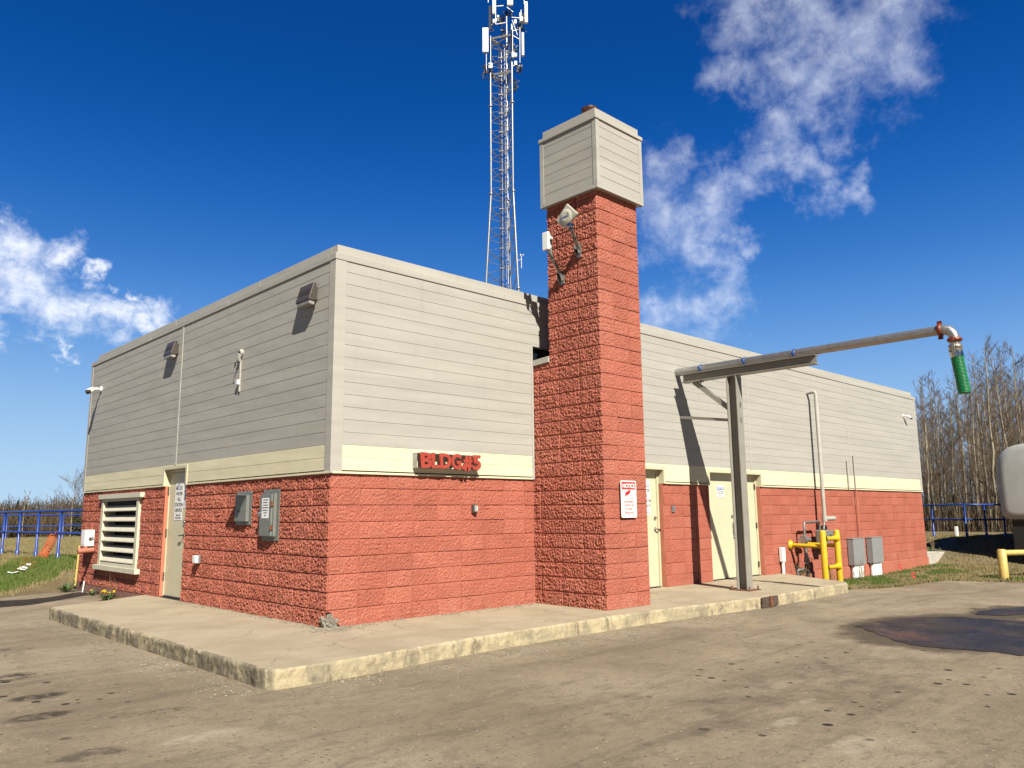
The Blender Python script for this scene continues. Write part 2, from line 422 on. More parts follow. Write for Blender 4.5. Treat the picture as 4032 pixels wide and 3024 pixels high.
# ---- ground materials
STAINS = ((-3.12, .45, .42, .26, .95), (-3.06, -.66, .26, .17, .9), (-3.22, -1.40, .27, .16, .8), (-3.26, -2.70, .30, .15, .6), (-2.9, 2.3, .4, .2, .7), (-2.5, -1.9, .2, .09, .6))
PALE = ((.20, -5.95, .30, .13), (.42, -5.38, .22, .09), (-2.6, -2.8, .34, .12), (1.1, -5.2, .14, .05))
def asphalt():
    m = MT('old_asphalt', .9, 0, .3)
    flat = m.sc(1, 1, 0)
    c = m.mix(m.rng(m.noise(.55, 6, .6, .4, flat), .34, .66), (.305, .245, .165), (.460, .378, .268))
    # dark tyre swept lanes running beside the slab
    lane = m.rng(m.noise(1.0, 5, .6, .5, m.sc(.16, .75, 0, None, (0, 0, R(-6)))), .5, .7)
    c = m.mix(m.mth('MULTIPLY', lane, .72), c, (.165, .138, .102))
    lane2 = m.rng(m.noise(1.0, 7, .68, .6, m.sc(.22, 2.1, 0, None, (0, 0, R(-9)))), .52, .64)
    c = m.mix(m.mth('MULTIPLY', lane2, .45), c, (.15, .122, .088))
    # dusty pale patches
    c = m.mix(m.rng(m.noise(.9, 7, .68, 0, flat), .58, .76, 0, .45), c, (.38, .315, .215))
    # aggregate
    v = m.vor(85, flat)
    ag = m.rng(v.outputs['Distance'], .15, .55)
    c = m.mix(m.mth('MULTIPLY', m.rng(m.noise(55, 3, .7, 0, flat), .4, .7), .5), c, (.175, .14, .098))
    c = m.mix(m.rng(v.outputs['Color'], .86, .97, 0, .5), c, (.46, .40, .30))
    c = m.mix(m.rng(m.noise(26, 4, .75, 0, flat), .55, .78, 0, .55), c, (.135, .108, .075))
    c = m.mix(m.rng(m.noise(19, 9, .82, .2, flat), .50, .66, 0, .42), c, (.19, .155, .11))
    c = m.mix(m.rng(m.noise(33, 8, .85, 0, flat), .52, .68, 0, .45), c, (.50, .42, .30))
    c = m.mix(m.rng(m.noise(3.2, 8, .72, .6, flat), .50, .64, 0, .38), c, (.16, .13, .093))
    # sharp grain: worn aggregate heads, grit and small tar pits
    g1 = m.vor(46, flat); g2 = m.vor(19, flat)
    c = m.mix(m.mth('MULTIPLY', m.rng(g1.outputs['Distance'], .22, .08), m.rng(m.noise(5, 5, .7, 0, flat), .40, .62)), c, (.56, .48, .35))
    sp1 = m.n('ShaderNodeSeparateColor'); m.lk(g2.outputs['Color'], sp1.inputs[0])
    c = m.mix(m.mth('MULTIPLY', m.rng(g2.outputs['Distance'], .30, .16), m.rng(sp1.outputs[0], .72, .80, 0, .75)), c, (.10, .08, .055))
    c = m.mix(m.mth('MULTIPLY', m.rng(g2.outputs['Distance'], .24, .10), m.rng(sp1.outputs[1], .84, .90, 0, .85)), c, (.62, .55, .42))
    c = m.mix(m.rng(m.noise(9.5, 9, .86, .5, m.sc(.6, 1.3, 0, None, (0, 0, R(-12)))), .49, .60, 0, .42), c, (.165, .132, .094))
    # hairline cracks
    wv = m.n('ShaderNodeVectorMath', operation='MULTIPLY_ADD'); nz = m.n('ShaderNodeTexNoise'); nz.inputs['Scale'].default_value = 2.2; nz.inputs['Detail'].default_value = 7; m.lk(flat, nz.inputs['Vector'])
    m.lk(nz.outputs['Color'], wv.inputs[0]); wv.inputs[1].default_value = (.5, .5, 0); m.lk(flat, wv.inputs[2])
    ck = m.vor(.42, wv.outputs[0], 'DISTANCE_TO_EDGE')
    c = m.mix(m.mth('MULTIPLY', m.rng(ck.outputs['Distance'], .005, .001), m.rng(m.noise(.35, 3, .5, 0, flat), .54, .62, 0, .6)), c, (.10, .08, .06))
    # scratches
    sc1 = m.noise(3.5, 3, .5, .2, m.sc(.12, 1.9, 0, None, (0, 0, R(20))))
    c = m.mix(m.rng(sc1, .66, .72, 0, .28), c, (.42, .36, .26))
    # oil drips: round dark spots, only where vehicles wait by the fill hose and left of the slab corner
    v2 = m.vor(7.4, m.sc(1, 1, 0)); 
    wob = m.mth('ADD', v2.outputs['Distance'], m.mth('MULTIPLY', m.noise(45, 3, .6, 0, flat), .06))
    sp = m.n('ShaderNodeSeparateColor'); m.lk(v2.outputs['Color'], sp.inputs[0])
    size = m.mth('MULTIPLY', m.mth('POWER', sp.outputs[0], 1.25), .36)
    spot = m.rng(m.mth('SUBTRACT', wob, size), -.05, .02, 1, 0)
    pick = m.rng(sp.outputs[1], .40, .44)
    zone = m.vor(1, None); 
    def disc(cx, cy, rx, ry):
        d = m.n('ShaderNodeVectorMath', operation='DISTANCE'); m.lk(m.sc(1/rx, 1/ry, 0), d.inputs[0]); d.inputs[1].default_value = (cx/rx, cy/ry, 0)
        return m.rng(d.outputs['Value'], .55, 1.0, 1, 0)
    z = m.mth('MAXIMUM', disc(2.4, -5.2, 3.6, 1.9), disc(-3.6, -.6, 1.5, 2.2))
    c = m.mix(m.mth('MULTIPLY', m.mth('MULTIPLY', spot, pick), m.mth('MULTIPLY', z, .96)), c, (.020, .013, .009))
    # broad old oil stain
    c = m.mix(m.mth('MULTIPLY', disc(1.6, -5.0, 2.6, .8), m.rng(m.noise(2.6, 6, .7, 0, flat), .42, .66, 0, .5)), c, (.085, .072, .056))
    # soaked margin round the standing water: feathered, ragged, longest towards the yard
    wz = m.n('ShaderNodeTexNoise'); wz.inputs['Scale'].default_value = 1.5; wz.inputs['Detail'].default_value = 9; wz.inputs['Roughness'].default_value = .72; m.lk(flat, wz.inputs['Vector'])
    wa = m.n('ShaderNodeVectorMath', operation='MULTIPLY_ADD'); m.lk(wz.outputs['Color'], wa.inputs[0]); wa.inputs[1].default_value = (1.3, 1.3, 0); m.lk(flat, wa.inputs[2])
    def soak(cx, cy, rx, ry):
        q = m.n('ShaderNodeVectorMath', operation='MULTIPLY'); m.lk(wa.outputs[0], q.inputs[0]); q.inputs[1].default_value = (1/rx, 1/ry, 0)
        d = m.n('ShaderNodeVectorMath', operation='DISTANCE'); m.lk(q.outputs[0], d.inputs[0]); d.inputs[1].default_value = ((cx+.65)/rx, (cy+.65)/ry, 0)
        return m.rng(d.outputs['Value'], .84, 1.10, 1, 0)
    sk = m.mth('MAXIMUM', soak(5.75, -4.85, 1.75, 1.30), soak(8.1, -4.78, 1.0, .42))
    c = m.mix(m.mth('MULTIPLY', sk, .86), c, (.075, .055, .037))
    rag = m.rng(m.noise(7, 7, .75, .4, flat), .40, .56)
    for cx, cy, rx, ry, a_ in STAINS: c = m.mix(m.mth('MULTIPLY', m.mth('MULTIPLY', disc(cx, cy, rx, ry), rag), a_), c, (.045, .034, .024))
    for cx, cy, rx, ry in PALE: c = m.mix(m.mth('MULTIPLY', m.mth('MULTIPLY', disc(cx, cy, rx, ry), rag), .38), c, (.62, .55, .44))
    m.col(c)
    b = m.bump(m.noise(90, 5, .8, 0, flat), .9, .008)
    m.bump(m.noise(7, 5, .6, 0, flat), .35, .02, b)
    return m.m
M['asphalt'] = asphalt()
def concrete(name, a, b, stain, edge=False):
    m = MT(name, .88, 0, .3)
    c = m.mix(m.rng(m.noise(1.3, 6, .62, .4), .34, .66), a, b)
    c = m.mix(m.rng(m.noise(1.6, 5, .6, .3, m.sc(.35, 1.5, 1, None, (0, 0, R(14)))), .52, .72, 0, .55), c, stain)
    c = m.mix(m.rng(m.noise(30, 5, .7), .5, .8, 0, .45), c, tuple(x*.62 for x in stain))
    c = m.mix(m.rng(m.noise(6, 8, .8, .4, m.sc(.5, 1.6, 1, None, (0, 0, R(35)))), .54, .66, 0, .35), c, tuple(min(1, x*1.22) for x in b))
    c = m.mix(m.rng(m.noise(11, 9, .85, .3), .52, .66, 0, .35), c, tuple(x*.75 for x in stain))
    wv = m.n('ShaderNodeVectorMath', operation='MULTIPLY_ADD'); nz = m.n('ShaderNodeTexNoise'); nz.inputs['Scale'].default_value = 3; nz.inputs['Detail'].default_value = 7; m.lk(m.pos, nz.inputs['Vector'])
    m.lk(nz.outputs['Color'], wv.inputs[0]); wv.inputs[1].default_value = (.4, .4, .4); m.lk(m.pos, wv.inputs[2])
    ck = m.vor(.55, wv.outputs[0], 'DISTANCE_TO_EDGE')
    c = m.mix(m.mth('MULTIPLY', m.rng(ck.outputs['Distance'], .005, .001), m.rng(m.noise(.5, 3, .5), .46, .56, 0, .7)), c, tuple(x*.45 for x in stain))
    v = m.vor(26); c = m.mix(m.rng(v.outputs['Distance'], .03, .10, .55, 0), c, tuple(x*.4 for x in stain))
    if edge:
        e = m.rng(m.noise(5, 6, .7, .2, m.sc(1, 1, .6)), .44, .60)
        c = m.mix(m.mth('MULTIPLY', e, .8), c, (.66, .55, .35))
        k = m.rng(m.noise(6, 6, .72, .3, m.sc(1, 1, .35)), .56, .68)
        c = m.mix(m.mth('MULTIPLY', k, .7), c, (.15, .125, .09))
        rs = m.rng(m.noise(14, 4, .7), .68, .76, 0, .7); c = m.mix(rs, c, (.22, .10, .035))
        # oil-black staining along the left kerb, where vehicles back up
        sp = m.n('ShaderNodeSeparateXYZ'); m.lk(m.pos, sp.inputs[0])
        side = m.rng(sp.outputs[0], -1.62, -1.57, 1, 0)
        st = m.mth('MULTIPLY', side, m.rng(m.noise(4.5, 7, .75, .4, m.sc(1, 1, .4)), .40, .54))
        c = m.mix(m.mth('MULTIPLY', st, .75), c, (.15, .13, .10))
        c = m.mix(m.mth('MULTIPLY', side, m.rng(m.noise(7, 6, .7), .56, .66, 0, .8)), c, (.62, .53, .36))
        c = m.mix(m.rng(m.noise(75, 3, .7), .60, .72, 0, .6), c, (.16, .12, .075))
    m.col(c)
    b1 = m.bump(m.noise(60, 5, .7), .55, .006)
    m.bump(m.noise(9, 5, .7), .8 if edge else .3, .02, b1)
    return m.m
M['slab'] = concrete('weathered_concrete', (.43, .362, .255), (.53, .455, .33), (.37, .305, .21))
M['slabedge'] = concrete('worn_kerb_concrete', (.38, .33, .23), (.50, .43, .28), (.28, .24, .17), True)
M['block'] = concrete('grey_concrete_block', (.52, .50, .44), (.68, .65, .57), (.40, .37, .31))
M['chip'] = concrete('broken_block_core', (.26, .235, .19), (.46, .43, .36), (.16, .14, .11))
def soil():
    m = MT('dry_grass_ground', .95, 0, .2)
    f = m.sc(1, 1, 0)
    c = m.mix(m.rng(m.noise(.8, 6, .65, .3, f), .35, .65), (.22, .165, .085), (.31, .245, .14))
    c = m.mix(m.rng(m.noise(14, 6, .7, 0, f), .45, .75, 0, .6), c, (.08, .062, .035))
    c = m.mix(m.rng(m.noise(.5, 5, .6, .4, f), .55, .7, 0, .5), c, (.09, .105, .032))
    m.col(c); m.bump(m.noise(40, 5, .7, 0, f), .9, .03)
    return m.m
M['soil'] = soil()
def grassmat(name, a, b):
    m = MT(name, .75, 0, .25)
    c = m.mix(m.rng(m.noise(2.1, 4, .6), .35, .65), a, b)
    c = m.mix(m.rng(m.noise(60, 2), .35, .65, 0, .6), c, tuple(x*.6 for x in b))
    m.col(c); return m.m
M['drygrass'] = grassmat('dry_grass_blades', (.42, .34, .17), (.32, .275, .125))
M['greengrass'] = grassmat('green_grass_blades', (.115, .20, .03), (.19, .24, .06))
def wet():
    m = MT('wet_asphalt', .2, 0, .4)
    f = m.sc(1, 1, 0)
    n = m.rng(m.noise(1.6, 5, .6, .5, f), .38, .62)
    m.col(m.mix(n, (.050, .036, .024), (.018, .017, .019)))
    m.rough(m.rng(m.noise(1.3, 6, .7, .3, f), .40, .60, .55, .22))
    m.bump(m.noise(60, 5, .75, 0, f), .8, .012)
    return m.m
M['wet'] = wet()
M['strip'] = paint('dark_brown_strip', (.042, .032, .025), .9, var=.35, scale=9, bump=.5, spec=.2)
def bark():
    m = MT('pale_aspen_bark', .85, 0, .2)
    oc = m.n('ShaderNodeTexCoord').outputs['Object']
    c = m.mix(m.rng(m.noise(1.4, 4, .6, 0, oc), .35, .65), (.50, .44, .325), (.30, .255, .18))
    c = m.mix(m.rng(m.noise(3, 4, .7, 0, m.sc(1, 1, 1.6, oc)), .56, .64, 0, .8), c, (.05, .042, .034))
    m.col(c); return m.m
M['bark'] = bark()
M['twig'] = paint('grey_brown_twigs', (.205, .158, .118), .9, var=.3, scale=1.5, spec=.1)
M['brush'] = paint('brown_brush', (.11, .08, .05), .95, var=.5, scale=.35, spec=.05)
# ================================================================== TERRAIN
def G(x, y):
    x = np.asarray(x, float); y = np.asarray(y, float)
    b = -.165 - .17*sstep(9, 13, x) + .07*sstep(15, 19, x)
    back = np.where(x < 19, sstep(9.35, 12.1, y + .30*np.maximum(x, -6)*(x < 0)), 0)*np.where(x < 19, 1, 0)
    right = sstep(19.3, 23.0, x)*sstep(-2.2, -.4, y)
    mid = sstep(9.0, 11.0, y)*sstep(15, 19, x)
    mound = np.maximum(np.maximum(back*sstep(-30, -8, x), right), mid)
    b = b + mound*(.35 - b)
    far = sstep(32, 48, np.hypot(x, y-2))
    b = b*(1-far) + (-1.25)*far
    b = b + .035*pnoise(x*.45, y*.45, 5)*np.clip(mound*1.2, 0, 1)
    return b
def axis(spans):
    out = []
    for a, b, st in spans: out += list(np.arange(a, b-1e-6, st))
    out.append(spans[-1][1]); return np.array(out)
gx = axis([(-900, -200, 100), (-200, -40, 20), (-40, -12, 3.5), (-12, 30, .35), (30, 60, 2.5), (60, 200, 20), (200, 900, 100)])
gy = axis([(-900, -200, 100), (-200, -40, 20), (-40, -10, 3), (-10, -3.5, .8), (-3.5, 20, .35), (20, 60, 2.5), (60, 200, 20), (200, 900, 100)])
GX, GY = np.meshgrid(gx, gy)
GZ = G(GX, GY) - .012
o = grid_mesh('ground', GX, GY, GZ, M['soil']); tag(o, 'dry grassy ground and low mounds around the building', kind='structure')

# asphalt yard: columns of quads running from behind the camera up to the verge
bxs = np.array([-60, -6, -3, -2.2, -1.43, -1.08, -.64, -.3, -.12, -.02, 0.02, 9.3, 9.75, 10.5, 12, 13.2, 14.2, 15.0, 15.25, 15.6, 17, 20, 30, 60.])
bys = np.array([8.6, 8.7, 8.7, 8.8, 9.0, 9.15, 9.45, 9.6, 9.6, 9.6, 0.3, 0.3, -1.62, -1.50, -1.45, -1.55, -1.60, -1.75, -2.3, -3.3, -4.2, -6, -12, -25.])
ax = np.unique(np.concatenate([axis([(-60, -8, 4), (-8, -2, .3), (-2, .6, .06), (.6, 9, .6), (9, 17, .08), (17, 60, 2)]), bxs]))
B = np.interp(ax, bxs, bys)
B = B + (.10*pnoise(ax*1.7, ax*0+3.1, 2) + .06*pnoise(ax*6, ax*0+1.1, 3))*np.where((ax > 0) & (ax < 9.4), 0, 1)
tt = np.concatenate([np.linspace(0, .6, 8)[:-1], np.linspace(.6, .93, 26)[:-1], np.linspace(.93, 1, 12)])
AX = np.repeat(ax[None, :], len(tt), 0); AY = -45 + (B[None, :]+45)*tt[:, None]
o = grid_mesh('asphalt_yard', AX, AY, G(AX, AY) + .004*0, M['asphalt']); tag(o, 'worn sandy asphalt yard', kind='structure')

def sheet(name, pts, mat, lift, noise=.06, n=160, freq=3.0):
    """irregular flat patch lying on the yard"""
    P = np.array(pts + [pts[0]]); d = np.concatenate([[0], np.cumsum(np.hypot(*np.diff(P, axis=0).T))])
    t = np.linspace(0, d[-1], n, endpoint=False)
    x = np.interp(t, d, P[:, 0]); y = np.interp(t, d, P[:, 1])
    cx, cy = x.mean(), y.mean()
    nx = pnoise(x*freq, y*freq, 9) + .6*pnoise(x*freq*3.3, y*freq*3.3, 10) + .5*pnoise(x*freq*9, y*freq*9, 12)
    ny = pnoise(x*freq+7, y*freq, 19) + .6*pnoise(x*freq*3.3+5, y*freq*3.3, 20) + .5*pnoise(x*freq*9, y*freq*9, 22)
    x = x + nx*noise; y = y + ny*noise
    bm = bmesh.new()
    vs = [bm.verts.new((a, b, float(G(a, b))+lift)) for a, b in zip(x, y)]
    bm.faces.new(vs); bmesh.ops.triangulate(bm, faces=bm.faces)
    bmesh.ops.recalc_face_normals(bm, faces=bm.faces)
    if sum(f.normal.z for f in bm.faces) < 0: bmesh.ops.reverse_faces(bm, faces=bm.faces)
    me = bpy.data.meshes.new(name); bm.to_mesh(me); bm.free()
    return link(name, me, mat)
o = sheet('puddle', [(5.34,-3.79),(6.04,-3.79),(6.65,-4.04),(7.02,-4.38),(7.05,-4.77),(7.03,-5.21),(5.6,-6.2),(4.33,-5.86),(4.34,-5.48),(4.32,-5.13),(4.31,-4.77),(4.76,-4.29)], M['wet'], .006, .06, 200, 2.2)
tag(o, 'large dark wet patch under the green hose end', kind='structure')
o = sheet('puddle', [(7.47,-4.51),(8.0,-4.45),(8.38,-4.58),(9.2,-4.9),(9.0,-5.2),(7.90,-5.0),(7.58,-4.79)], M['wet'], .006, .04, 140, 2.2)
tag(o, 'smaller wet patch beyond the large one', kind='structure')
o = sheet('dark_strip', [(-9,9.0),(-4,8.6),(-1.54,8.35),(-1.16,8.25),(-.73,8.45),(-.2,8.98),(-.03,9.05),(-.03,8.45),(-.46,8.02),(-.96,7.54),(-1.39,7.2),(-1.78,7.2),(-4,7.3),(-9,7.6)], M['strip'], .006, .03, 200)  # thin dark brown sheet laid over the yard surface
tag(o, 'dark brown strip crossing the yard', kind='structure')

# ================================================================== CONCRETE APRON
# paved apron: a perimeter cross-section swept along the ragged outer edge
def apron():
    path = [(-.12, 5.75), (-.8, 5.3), (-1.40, 5.06), (-1.60, 4.98), (-1.645, 4.85)]
    path += [(-1.64, y) for y in np.arange(4.5, -1.6, -.25)]
    path += [(-1.665, -1.72), (-1.60, -1.855)]
    fx = [-1.4, -.8, .2, 1.0, 2.4, 3.4, 4.4, 5.4, 6.2, 7.8, 8.8, 9.45]; fy = [-1.865, -1.875, -1.79, -1.75, -1.75, -1.75, -1.82, -1.92, -1.99, -2.0, -1.95, -1.91]
    path += list(zip(fx, fy)) + [(9.62, -1.80), (10.0, -1.15), (10.35, -.6), (10.7, -.03)]
    P = np.array(path); d = np.concatenate([[0], np.cumsum(np.hypot(*np.diff(P, axis=0).T))])
    t = np.arange(0, d[-1], .02)
    x = np.interp(t, d, P[:, 0]); y = np.interp(t, d, P[:, 1])
    k = np.ones(9)/9
    xs = np.convolve(np.pad(x, 4, 'edge'), k, 'valid'); ys = np.convolve(np.pad(y, 4, 'edge'), k, 'valid')
    tx = np.gradient(xs); ty = np.gradient(ys); ln = np.hypot(tx, ty)+1e-9
    nx, ny = ty/ln*1.0, -tx/ln*1.0
    # outward = away from the building
    flip = np.sign((xs-3)*nx*0 + 1)
    sgn = np.where((nx*(xs-4.0) + ny*(ys-1.5)) < 0, -1, 1); nx, ny = nx*sgn, ny*sgn
    wear = np.clip(.5+.9*pnoise(t*1.1, t*0, 31)+.5*pnoise(t*4.5, t*0, 32), 0, 1.5)
    ch = .006 + .026*wear                      # worn arris
    prof = []                                  # (outset, z)
    N = len(t)
    z0 = -.22
    rows = []
    def row(out, z, amp):
        f = pnoise(t*9, np.full(N, z*18+out*9), 41)*.6 + pnoise(t*28, np.full(N, z*40+out*25), 42)*.7 + pnoise(t*3, np.full(N, z*6), 43)*.3
        oo = out + f*amp
        rows.append((xs+nx*oo, ys+ny*oo, z + (pnoise(t*16, np.full(N, out*30), 44)*amp*.5 if amp > .004 else 0)))
    row(-.30, np.zeros(N), 0)
    row(-.12, np.zeros(N)-.001, .001)
    row(-ch*1.5, -.002*np.ones(N), .004)
    row(-ch*.9, -ch*.22, .008)
    row(-ch*.45, -ch*.5, .010)
    row(-ch*.12, -ch*1.0, .010)
    for zz in np.linspace(.06, .22, 9): row(np.zeros(N)+.0, -(ch+ (zz-.06+.012)), .009)
    X = np.array([r[0] for r in rows]); Y = np.array([r[1] for r in rows]); Z = np.array([np.broadcast_to(r[2], N) for r in rows])
    root = thing('concrete_apron', 'pale concrete apron with a worn raised edge around the front of the building', 'concrete slab', (0, 0, 0), kind='structure')
    grid_mesh('apron_edge', X[2:], Y[2:], Z[2:], M['slabedge'], root, flip=True)
    # top sheet: fan from inner ring to the wall line
    bm = bmesh.new()
    ring = [bm.verts.new((X[2, i], Y[2, i], Z[2, i])) for i in range(0, N, 3)]
    inner = [bm.verts.new(p) for p in ((10.6, .25, 0), (.25, .25, 0), (.25, 5.8, 0))]
    f = bm.faces.new(ring + inner); bmesh.ops.triangulate(bm, faces=[f])
    bmesh.ops.recalc_face_normals(bm, faces=bm.faces)
    if sum(q.normal.z for q in bm.faces) < 0: bmesh.ops.reverse_faces(bm, faces=bm.faces)
    me = bpy.data.meshes.new('apron_top'); bm.to_mesh(me); bm.free()
    link('apron_top', me, M['slab'], root)
apron()
root = thing('steel_bracket', 'rusty brown steel plates with a slot bolted to the apron edge below the grey post', 'bracket', (6.42, -2.0, -.1))
MB().box(6.19, 6.39, -2.032, -2.006, -.158, -.004).build('plate', M['brownsteel'], root, .003)
MB().box(6.47, 6.66, -2.034, -2.006, -.15, -.004).build('plate', M['brownsteel'], root, .003)
MB().box(6.395, 6.465, -2.055, -2.02, -.160, .002).build('channel', M['rust'], root, .003)

# ================================================================== BUILDING
LX, LY, RX, HT = 0.0, 9.55, 19.0, 4.40
bld = thing('pump_house', 'flat roofed red block pump house with grey siding above and a square flue tower', 'building', (0, 0, 0))
ZJ = [round(.19+.2*k, 3) for k in range(-3, 31)]
def lines(a, b, joints, res, extra=()):
    j = [q for q in joints if a-.001 <= q <= b+.001]
    pts = set([round(a, 4), round(b, 4)])
    for q in j:
        for e in (-.0105, -.0055, .0055, .0105):
            if a < q+e < b: pts.add(round(q+e, 4))
    for q in extra:
        if a < q < b: pts.add(round(q, 4))
    P = sorted(pts); out = [P[0]]
    for q in P[1:]:
        n = max(1, int(math.ceil((q-out[-1])/res-1e-6)))
        s0 = out[-1]
        out += [s0+(q-s0)*i/n for i in range(1, n+1)]
    return np.array(out)
def block_wall(name, fmap, u0, u1, z0, z1, uj, res, seed, parent, holes=(), amp=.017, fade0=True, fade1=True, zfade=True, mat=None, streak=0.0, chip=None):
    ex = [v for h in holes for v in h[:2]]; ez = [v for h in holes for v in h[2:]]
    zj = [q for q in ZJ if z0-.001 < q < z1+.001]
    u = lines(u0, u1, uj, res, ex); z = lines(z0, z1, zj, res, ez)
    U, Zz = np.meshgrid(u, z)
    dU = np.min(np.abs(U[..., None]-np.array(uj)), -1) if len(uj) else np.full(U.shape, 9.)
    dZ = np.min(np.abs(Zz[..., None]-np.array(zj)), -1)
    dj = np.minimum(dU, dZ)
    su = U + streak*Zz
    n1 = pnoise(su*10, Zz*8, seed); n2 = pnoise(su*23, Zz*17, seed+1); n3 = pnoise(su*50, Zz*38, seed+2)
    rough = .28*n1 + .50*(.6-np.abs(n2)*1.7) + .62*n3
    bi = np.searchsorted(np.array(sorted(uj)), U) if len(uj) else np.zeros(U.shape, int)
    bj = np.searchsorted(np.array(zj), Zz)
    boff = (_hash(bi, bj, seed+7)-.5)*.007
    k = sstep(.0045, .0110, dj)
    hum = np.clip(dj/.05, 0, 1)**.6                     # split faces bulge away from the joints
    d = -.005*(1-k) + k*(.000 + boff + amp*(rough*.75 + .35)*(.62+.38*hum))
    if fade0: d = d*sstep(0, .012, U-u0)
    if fade1: d = d*sstep(0, .012, u1-U)
    keep = np.ones((len(z)-1, len(u)-1), bool)
    uc = (u[1:]+u[:-1])/2; zc = (z[1:]+z[:-1])/2
    for h in holes:
        keep &= ~((uc[None, :] > h[0]) & (uc[None, :] < h[1]) & (zc[:, None] > h[2]) & (zc[:, None] < h[3]))
    if chip is not None: keep &= ~chip(uc[None, :], zc[:, None])
    X, Y, Q = fmap(U, Zz, d)
    global TONE; TONE = _hash(bi, bj, seed+17)
    return X, Y, Q, keep
front = lambda U, Z, d: (U, -d, Z)
left = lambda U, Z, d: (-d, U, Z)
def chipf(side):
    def f(u, z):
        e = .125 - .0*u + .03*np.sin(u*60+1) + .025*np.sin(z*70)
        lim = (.16 if side == 'f' else .05)
        return (u < lim*(1.05-z/.19) + .012*np.sin(z*90)) & (z < .185)
    return f
uj = [round(.4*k, 3) for k in range(0, 9)]
X, Y, Q, kp = block_wall('w', front, 0, 3.42, -.02, 1.79, uj, .0105, 100, bld, chip=chipf('f'), amp=.015, fade1=False)
grid_mesh('block_wall', X, Y, Q, M['red'], bld, kp, smooth=False, tone=TONE)
lj = [round(.4*k, 3) for k in range(0, 25)]
LOUV = (6.24, 8.18, .42, 1.60)
X, Y, Q, kp = block_wall('w', left, 0, 4.26, -.02, 1.79, lj, .0105, 200, bld, chip=chipf('l'), amp=.031, fade1=False, streak=.35)
grid_mesh('block_wall', X, Y, Q, M['red'], bld, kp, smooth=False, tone=TONE, flip=True)
X, Y, Q, kp = block_wall('w', left, 5.17, LY, -.02, 1.79, lj, .02, 210, bld, holes=[LOUV], amp=.031, fade0=False, streak=.35)
grid_mesh('block_wall', X, Y, Q, M['red'], bld, kp, smooth=False, tone=TONE, flip=True)
rj = [round(.4*k, 3) for k in range(10, 48)]
D1 = (5.70, 6.62); D2 = (8.07, 9.99)
X, Y, Q, kp = block_wall('w', front, 4.30, RX, -.03, 1.79, rj, .022, 300, bld, holes=[(*D1, -.1, 1.8), (*D2, -.1, 1.8)], amp=.010, fade0=False)
grid_mesh('block_wall', X, Y, Q, M['red'], bld, kp, smooth=False, tone=TONE)
# broken corner: pale core of the chipped block
vs = []
bm = bmesh.new(); bmesh.ops.create_icosphere(bm, subdivisions=5, radius=1)
for v in bm.verts:
    n = v.co.copy(); s = .75 + .35*float(pnoise(np.array(n.x*2.2+n.z), np.array(n.y*2.2-n.z), 77)) + .18*float(pnoise(np.array(n.x*6+n.z*3), np.array(n.y*6+n.z*2), 78)) + .08*float(pnoise(np.array(n.x*15+n.z*5), np.array(n.y*15+n.z*6), 79))
    v.co = Vector((.055+n.x*.115*s, .045+n.y*.085*s, .045+n.z*.15*s))
me = bpy.data.meshes.new('broken_corner'); bm.to_mesh(me); bm.free()
link('broken_corner', me, M['chip'], bld)
# plinth below the blocks (visible where the yard is lower than the apron)
m = MB(); m.box(-.012, .10, 5.55, LY+.01, -.5, -.015); m.build('plinth', paint('pinkish_plinth', (.31, .155, .125), .85, var=.18, scale=5, bump=.4), bld)
m = MB(); m.box(10.55, RX+.008, -.028, .10, -.6, -.028); m.build('plinth', M['redsmooth'], bld, .004)
# ---- flue tower
CX0, CX1, CYF, CYT, CZT, WZ = 3.41, 4.33, -1.345, -.365, 5.95, 3.47
cm_left = lambda U, Z, d: (CX0-d, U, Z)
cj = [-.945, -.545, -.145]
X, Y, Q, kp = block_wall('w', cm_left, CYF, 0.0, -.02, CZT, cj, .011, 400, bld, holes=[(CYT, 0.01, WZ, 9)], amp=.030, fade1=False, streak=.30)
tw = grid_mesh('flue_tower', X, Y, Q, M['red'], bld, kp, smooth=False, tone=TONE, flip=True)
cm_front = lambda U, Z, d: (U, CYF-d, Z)
X, Y, Q, kp = block_wall('w', cm_front, CX0, CX1, -.02, CZT, [3.715, 4.045], .012, 430, bld, amp=.016)
grid_mesh('flue_tower_front', X, Y, Q, M['red'], tw, kp, smooth=False, tone=TONE)
m = MB()
cm_right = lambda U, Z, d: (CX1+d, U, Z)
X, Y, Q, kp = block_wall('w', cm_right, CYF, 0.0, -.02, CZT, [-.945, -.545, -.145], .03, 440, bld, holes=[(CYT, .01, WZ, 9)], amp=.017, fade1=False)
grid_mesh('flue_tower_side', X, Y, Q, M['red'], tw, kp, smooth=False, tone=TONE)
MB().add([(CX0, CYT, WZ), (CX1, CYT, WZ), (CX1, CYT, CZT), (CX0, CYT, CZT)], [(0, 1, 2, 3)]).build('flue_tower_back', M['redsmooth'], tw)
# sloping sill over the low link wall
m = MB(); m.prism([(CX0-.035, -.012, WZ-.012), (CX0-.035, CYT+.004, WZ+.012), (CX0-.035, CYT+.004, WZ+.10), (CX0-.035, -.012, WZ+.075)], (CX1-CX0+.07, 0, 0))
m.build('link_wall_sill', M['trim'], bld, .003)
